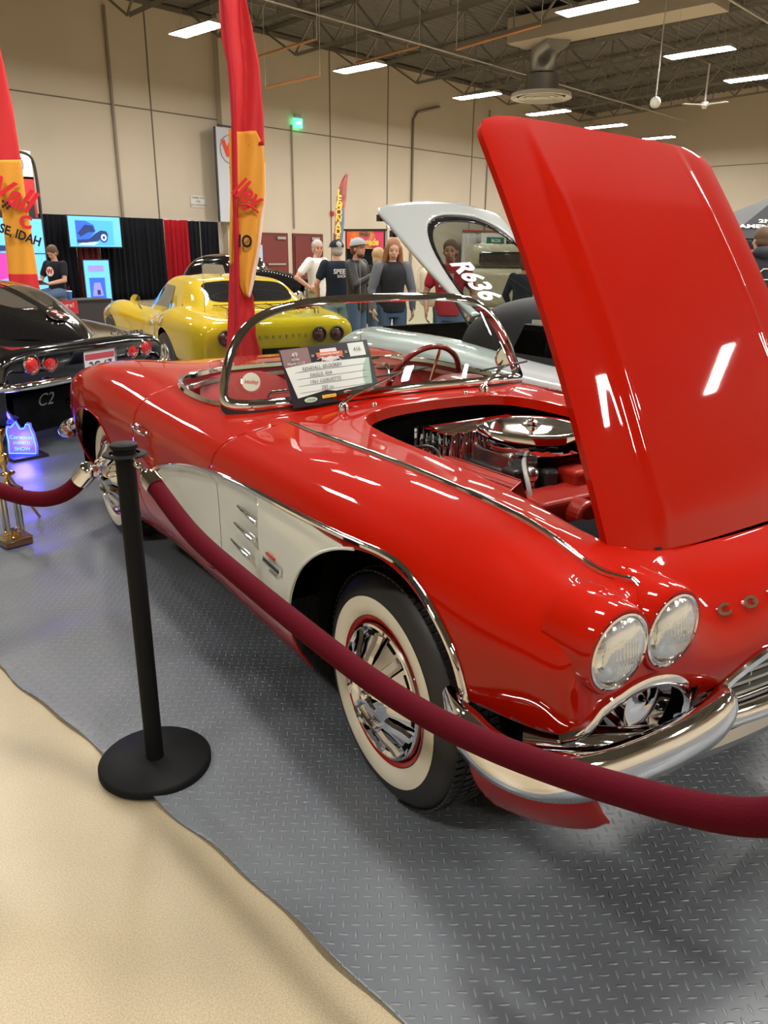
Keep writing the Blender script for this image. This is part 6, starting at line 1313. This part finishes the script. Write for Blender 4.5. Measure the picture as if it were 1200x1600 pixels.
# lemonade stand banner and small feather flag
a = atd(541, 361, 16.2); c = atd(601, 363, 15.8); bz = atd(541, 388, 16.2).z; rr_ = Vector((c.x - a.x, c.y - a.y, 0)); wB = rr_.length; rr_.normalize(); mid = (a + c) / 2
t = thing('food_banner', 'orange and pink food banner behind the bearded person', 'banner', (mid.x, mid.y, 0)); nb = Vector((rr_.y, -rr_.x, 0)); zc = (a.z + bz) / 2; hB = a.z - bz
bn = bpy.data.materials.new('banner_gradient'); bn.use_nodes = True; nt = bn.node_tree; g1 = nt.nodes.new('ShaderNodeTexCoord'); g2 = nt.nodes.new('ShaderNodeSeparateXYZ'); g3 = nt.nodes.new('ShaderNodeValToRGB'); nzz = nt.nodes.new('ShaderNodeTexNoise'); nzz.inputs['Scale'].default_value = 4
g4 = nt.nodes.new('ShaderNodeMath'); g4.operation = 'MULTIPLY_ADD'; g4.inputs[1].default_value = .5; nt.links.new(g1.outputs['Generated'], g2.inputs[0]); nt.links.new(nzz.outputs['Fac'], g4.inputs[0]); nt.links.new(g1.outputs['Object'], nzz.inputs['Vector']); nt.links.new(g2.outputs[0], g4.inputs[2]); nt.links.new(g4.outputs[0], g3.inputs[0])
cr = g3.color_ramp; cr.elements[0].position = .3; cr.elements[0].color = (.75, .08, .02, 1); cr.elements[1].position = 1.0; cr.elements[1].color = (.65, .05, .12, 1)
for ps, cl in ((.55, (.80, .22, .03, 1)), (.75, (.62, .06, .22, 1)), (.88, (.75, .30, .08, 1))): e_ = cr.elements.new(ps); e_.color = cl
nt.links.new(g3.outputs[0], nt.nodes['Principled BSDF'].inputs['Base Color'])
o = MB().box((0, 0, 0), (wB, hB, .02)).build('banner_sheet', bn, t, smooth=False); o.matrix_local = frame((0, 0, zc), rr_, (0, 0, 1))
text('banner_text', 'Lemonade', hB * .55, flat('ink_yellow', (.80, .60, .12)), t, frame(Vector((-wB * .03, 0, 0)) * 0 + nb * .03 + Vector((0, 0, zc - .05)), rr_, (0, 0, 1)), bold=.008, sx=.85); text('banner_text', 'SMASH', hB * .24, flat('ink_green', (.05, .12, .03)), t, frame(nb * .03 + Vector((0, 0, zc + hB * .32)), rr_, (0, 0, 1)), bold=.004)
b = MB(); b.box((0, 0, 0), (wB + .1, .05, .04)); o = b.build('banner_rail', black, t, smooth=False); o.matrix_local = frame((0, 0, zc + hB / 2 + .02), rr_, Vector((0, 0, 1)).cross(rr_))
for s in (-1, 1): MB().cyl(rr_ * s * wB / 2, rr_ * s * wB / 2 + Vector((0, 0, zc + hB / 2)), .02, 8).build('banner_post', black, t)
b = MB(); b.box((0, 0, 0), (wB, zc - hB / 2 - .01, .02)); o = b.build('stand_skirt', dk, t, smooth=False); o.matrix_local = frame(Vector((0, 0, (zc - hB / 2) / 2)) - nb * .03, rr_, (0, 0, 1))
As = atd(522, 400, 15.0); A3 = Vector((As.x, As.y, 0)); hv3 = A3.normalized(); f3 = vplane(A3, -hv3); rt3 = Vector((hv3.y, -hv3.x, 0)); t = thing('small_feather_flag', 'small curved pink and blue feather flag beside the food banner', 'flag', tuple(A3))
cloth('flag_cloth', f3, [(271, 541, 544), (280, 534, 543), (295, 529, 542), (310, 526, 541), (330, 524, 538), (350, 523, 537), (372, 522, 535), (390, 521, 532)], mat('flag_pink', (.50, .16, .15), .8, noise=(3, .5)), t, A3, .03, 10)
cloth('blue_panel', f3, [(325, 533, 538), (345, 531, 538), (370, 531, 536), (388, 528, 533)], flat('flag_blue', (.14, .20, .34)), t, A3, .0, 4, off=.05); MB().cyl((0, 0, 0), (0, 0, 1.8), .015, 8).build('flag_pole', chrome_d, t); MB().lathe([(.2, 0), (.2, .03)], 24).build('flag_base', black, t)
for k_, ch in enumerate('LEMONADE'): ftext('flag_letter', ch, 530.5 - k_ * .35, 302 + k_ * 10, .16, flat('ink_yellow', (.80, .60, .12)), -.15, t, f3, A3, rt3, .08, bold=.005)
# green food sign on a white board
p = aty(771, 381, 21.9); t = thing('green_sign', 'small green food sign with three white lines, beyond the silver hatch', 'sign', (p.x, 21.9, 0)); MB().box((0, 0, p.z - .1), (1.9, .04, 1.1)).build('white_board', flat('panel_white', (.66, .64, .62)), t, smooth=False); MB().box((.1, -.03, p.z - .12), (1.3, .03, .80)).build('green_plate', flat('plate_green', (.01, .12, .09)), t, smooth=False)
for k_, s_ in enumerate(('BACON', 'CHOCOLATE', 'NUTS')): text('sign_text', s_, .20, flat('ink_white', (.75, .73, .7)), t, frame((.1, -.055, p.z + .13 - .25 * k_), (1, 0, 0), (0, 0, 1)), bold=.004)
for s in (-.8, .8): MB().cyl((s, 0, 0), (s, 0, p.z - .6), .03, 8).build('sign_post', chrome_d, t)
# black canopy tent at the right edge
E0 = atd(1136, 372, 12.5); rv = CR.copy(); rv.z = 0; rv.normalize(); fv = Vector((-rv.y, rv.x, 0)); TZ = E0.z
TT = thing('canopy_tent', 'black canopy tent with white lettering at the right edge', 'tent', (E0.x, E0.y, 0)); W_ = 3.05
cn = [Vector((0, 0, TZ)), rv * W_ + Vector((0, 0, TZ)), rv * W_ + fv * W_ + Vector((0, 0, TZ)), fv * W_ + Vector((0, 0, TZ))]; ap = rv * W_ / 2 + fv * W_ / 2 + Vector((0, 0, TZ + .80))
tb = mat('canopy_black', (.035, .036, .04), .7, bump=(3, .2)); b = MB()
for k_ in range(4): b.add([cn[k_], cn[(k_ + 1) % 4], ap], [(0, 1, 2)])
b.build('canopy_roof', tb, TT, smooth=False, mods=[('SOLIDIFY', dict(thickness=.01, offset=-1))]); b = MB()
for k_ in range(4): a, c = cn[k_], cn[(k_ + 1) % 4]; b.add([a, c, c - Vector((0, 0, .30)), a - Vector((0, 0, .30))], [(0, 1, 2, 3)])
b.build('canopy_valance', dk, TT, smooth=False, mods=[('SOLIDIFY', dict(thickness=.006))])
for p in cn: MB().cyl((p.x, p.y, 0), p, .022, 8).build('tent_leg', chrome_d, TT)
sl = (ap - (cn[0] + cn[1]) / 2).normalized(); nn_ = rv.cross(sl).normalized(); iw = flat('ink_white', (.75, .73, .7))
for k_, (s_, sz_) in enumerate((('2ND', .17), ('AMENDMENT', .17), ('GEAR', .13))): text('tent_lettering', s_, sz_, iw, TT, frame(cn[0] + rv * .86 + sl * (.56 - .19 * k_) + nn_ * .02, rv, sl), shear=.3, bold=.006, sx=1.1)
text('tent_lettering', 'PROTECT', .21, iw, TT, frame(cn[0] + rv * .30 - fv * .02 - Vector((0, 0, .14)), rv, (0, 0, 1)), bold=.007)
# trophies
gold = mat('gold_plastic', (.75, .50, .18), .15, 1.0); p = atz(25, 848, 0.02); t = thing('gold_trophy', 'tall gold trophy on a dark wooden base, lower left on the floor covering', 'trophy', (p.x, p.y, .014))
wd = mat('trophy_wood', (.10, .04, .02), .25, 0, .6); MB().box((0, 0, .018), (.14, .11, .036)).build('trophy_base', wd, t, mods=[('BEVEL', dict(width=.006, segments=2))]); b = MB(); b.box((0, 0, .040), (.145, .115, .006)); b.build('base_edge', gold, t, smooth=False)
for x in (-.035, .035):
    for y in (-.025, .025): MB().cyl((x, y, .08), (x, y, .30), .010, 12).build('trophy_column', mat('column_silver', (.6, .58, .55), .15, 1.0), t)
b = MB(); b.lathe([(.030, .043), (.022, .055), (.014, .07), (.035, .08), (.0, .085)], 16); b.sphere((-.04, 0, .075), .016, 10); b.sphere((.04, 0, .075), .016, 10); b.build('trophy_figure', gold, t)
b = MB(); b.box((0, 0, .305), (.12, .09, .012)); b.lathe([(.04, .31), (.02, .33), (.012, .36), (.010, .42), (.022, .45), (.028, .47), (.020, .49), (.0, .50)], 20); b.sphere((.012, 0, .385), .03, 12, sc=(1.3, .6, .5)); b.build('trophy_riser', gold, t)
b = MB(); b.lathe([(.010, .50), (.008, .55), (.022, .58), (.030, .61), (.026, .62), (.0, .60)], 20); b.build('trophy_cup', gold, t)
p0 = atz(62, 806, .02); p1 = Vector((p.x + .06, p.y + .28, .42)); t = thing('wooden_easel', 'thin wooden easel legs behind the gold trophy', 'easel', (p0.x, p0.y, 0)); 
for q in (Vector((0, 0, .015)), Vector((-.34, .22, .015)), Vector((-.38, -.10, .015))): MB().cyl(q, p1 - Vector((p0.x, p0.y, 0)), .008, 8).build('easel_leg', mat('easel_wood', (.30, .15, .06), .5), t)
p = atz(38, 712, .02); t = thing('lit_award', 'glowing blue and violet acrylic award on the floor beneath the black fastback', 'award', (p.x, p.y, .014)); ax_ = Vector((CR.x, CR.y, 0)).normalized()
out = [(-.115, 0), (.105, 0), (.112, .07), (.10, .16), (.085, .20), (.082, .235), (.055, .24), (.035, .205), (.0, .20), (-.03, .26), (-.05, .235), (-.07, .215), (-.10, .215), (-.115, .18), (-.108, .10)]
o = MB().poly(out, .018, 'z').build('acrylic_plate', mat('award_violet', (.15, .12, .7), .2, emit=(.10, .06, .85), es=.45), t, smooth=False); o.matrix_local = frame((0, 0, .02), ax_, (0, 0, 1))
fo = frame((0, 0, .02), ax_, (0, 0, 1)); gb = mat('award_blue_glow', (.1, .4, 1), .2, emit=(.05, .30, 1.0), es=.9); zv = fo.to_3x3() @ Vector((0, 0, 1))
o = MB().tube([(a * .9, c * .93 + .006, .012) for a, c in out], .004, 6, closed=True).build('plate_outline', gb, t); o.matrix_local = fo
for k_, (s_, sz_) in enumerate((('Corvettes', .042), ('CORVETTE', .026), ('SHOW', .04))): o = text('award_text', s_, sz_, gb, t); o.matrix_local = fo @ Matrix.Translation((0, .13 - .045 * k_, .012))
MB().box((0, 0, .012), (.26, .26, .02)).build('lit_base', black, t, smooth=False)
ld = bpy.data.lights.new('award_lamp', 'POINT'); ld.energy = 4; ld.color = (.12, .08, 1); ld.shadow_soft_size = .08; lo = bpy.data.objects.new('award_lamp', ld); COL.objects.link(lo); lo.parent = t; lo.location = (0, 0, .12); lo.location = lo.location - hv * .06
# ------------------------------------------------ show card propped on the windshield
CT = thing('show_card', 'black and white entry card propped against the windshield of the red car', 'card', CAR_O, CAR_YAW)
TL, TR, BL, BR = Vector((-1.035, -.574, 1.157)), Vector((-1.035, -.195, 1.176)), Vector((-.945, -.557, .960)), Vector((-.945, -.166, .976))
cx_ = (TR - TL + BR - BL).normalized(); cy_ = (TL - BL + TR - BR).normalized(); cw, chh = .385, .222; M0 = frame((TL + TR + BL + BR) / 4, cx_, cy_)
def cpart(nm, m, pts=None, box=None, z=.002):
    o = (MB().poly(pts, .001, 'z', (0, 0, z)) if pts else MB().box((box[0], box[1], z), (box[2], box[3], .001))).build(nm, m, CT, smooth=False); o.matrix_local = M0; return o
def ctext(nm, s, x, y, sz_, m, z=.005, **k): o = text(nm, s, sz_, m, CT, ext=.0002, **k); o.matrix_local = M0 @ Matrix.Translation((x, y, z)); return o
cpart('card_board', mat('card_black', (.018, .016, .020), .35), box=(0, 0, cw, chh), z=0); cpart('card_photo_corner', flat('card_mauve', (.22, .15, .15), .4), box=(-.13, .075, .115, .065), z=.0012)
cpart('entry_panel', flat('card_paper', (.60, .66, .62), .4), pts=[(-.185, .040), (-.05, .048), (.0, .045), (.18, .040), (.165, -.062), (.0, -.070), (-.04, -.062), (-.165, -.078)], z=.0016)
cpart('number_box', flat('card_paper', (.60, .66, .62), .4), box=(.135, .078, .072, .052), z=.0016); pen = flat('pen_grey', (.12, .13, .15)); lt = flat('card_light', (.62, .60, .60))
ctext('entry_number', '416', .135, .078, .022, pen); ctext('card_text', '49', -.135, .083, .026, lt); ctext('card_text', 'BOISE', -.135, .066, .012, lt); ctext('card_text', 'March 11-13', -.137, .051, .014, lt); ctext('card_text', '20', -.062, .072, .012, lt); ctext('card_text', '22', .083, .072, .012, lt)
for k_, s_ in enumerate(('RENDALL BRODREY', 'EAGLE, IDA', '1961 CORVETTE', '283 cu')): y = .027 - .026 * k_; ctext('handwriting', s_, -.035 - .012 * (k_ == 1), y, .019, pen, shear=.2)
for k_ in range(4): cpart('entry_line', pen, box=(0, .018 - .026 * k_, .30, .0006), z=.0024)
em = flat('emblem_orange', (.62, .16, .08)); cpart('show_emblem', em, pts=[(-.045, .082), (.07, .080), (.068, .062), (.03, .060), (.012, .066), (-.005, .060), (-.043, .064)], z=.0022); cpart('emblem_plate', lt, pts=[(-.025, .094), (.045, .094), (.050, .052), (.012, .044), (-.026, .052)], z=.0018)
ctext('emblem_text', 'ROADSTER SHOW', .012, .072, .010, lt, bold=.0004)
b = MB()
for k_ in range(8): a = PI * .12 + k_ * PI * .11; b.beam((.012 + .03 * math.cos(a), .072 - .02 * math.sin(a), .003), (.012 + .062 * math.cos(a), .072 - .045 * math.sin(a), .003), .002, .001)
o = b.build('emblem_rays', lt, CT, smooth=False); o.matrix_local = M0
cpart('sponsor_green', flat('sponsor_green', (.45, .62, .48)), pts=[(-.115 + .027 * math.cos(a), -.090 + .010 * math.sin(a)) for a in np.linspace(0, 2 * PI, 16)[:-1]]); ctext('sponsor_text', "O'Reilly", -.115, -.090, .012, flat('ink_green', (.05, .12, .03)))
cpart('sponsor_yellow', flat('sponsor_yellow', (.75, .55, .05)), box=(-.035, -.086, .060, .012)); ctext('sponsor_text', 'Rust-Oleum', -.035, -.086, .010, script_r); cpart('sponsor_pink', flat('sponsor_pink', (.70, .30, .30)), pts=[(.048 + .022 * math.cos(a), -.083 + .009 * math.sin(a)) for a in np.linspace(0, 2 * PI, 16)[:-1]]); ctext('sponsor_text', 'Coors', .048, -.083, .012, lt)
# round sticker inside the windshield corner
sk = MB().lathe([(0, .0), (.034, .0)], 28, cap=False).build('round_sticker', flat('sticker_mint', (.50, .56, .46)), fr); sk.matrix_local = frame((-1.075, -.665, 1.045), (.55, .83, 0), (-.25, .05, 1)); sk2_ = text('sticker_text', 'Holley', .020, script_r, sk, Matrix.Translation((0, .0, .001)), ext=.0003, shear=.3)
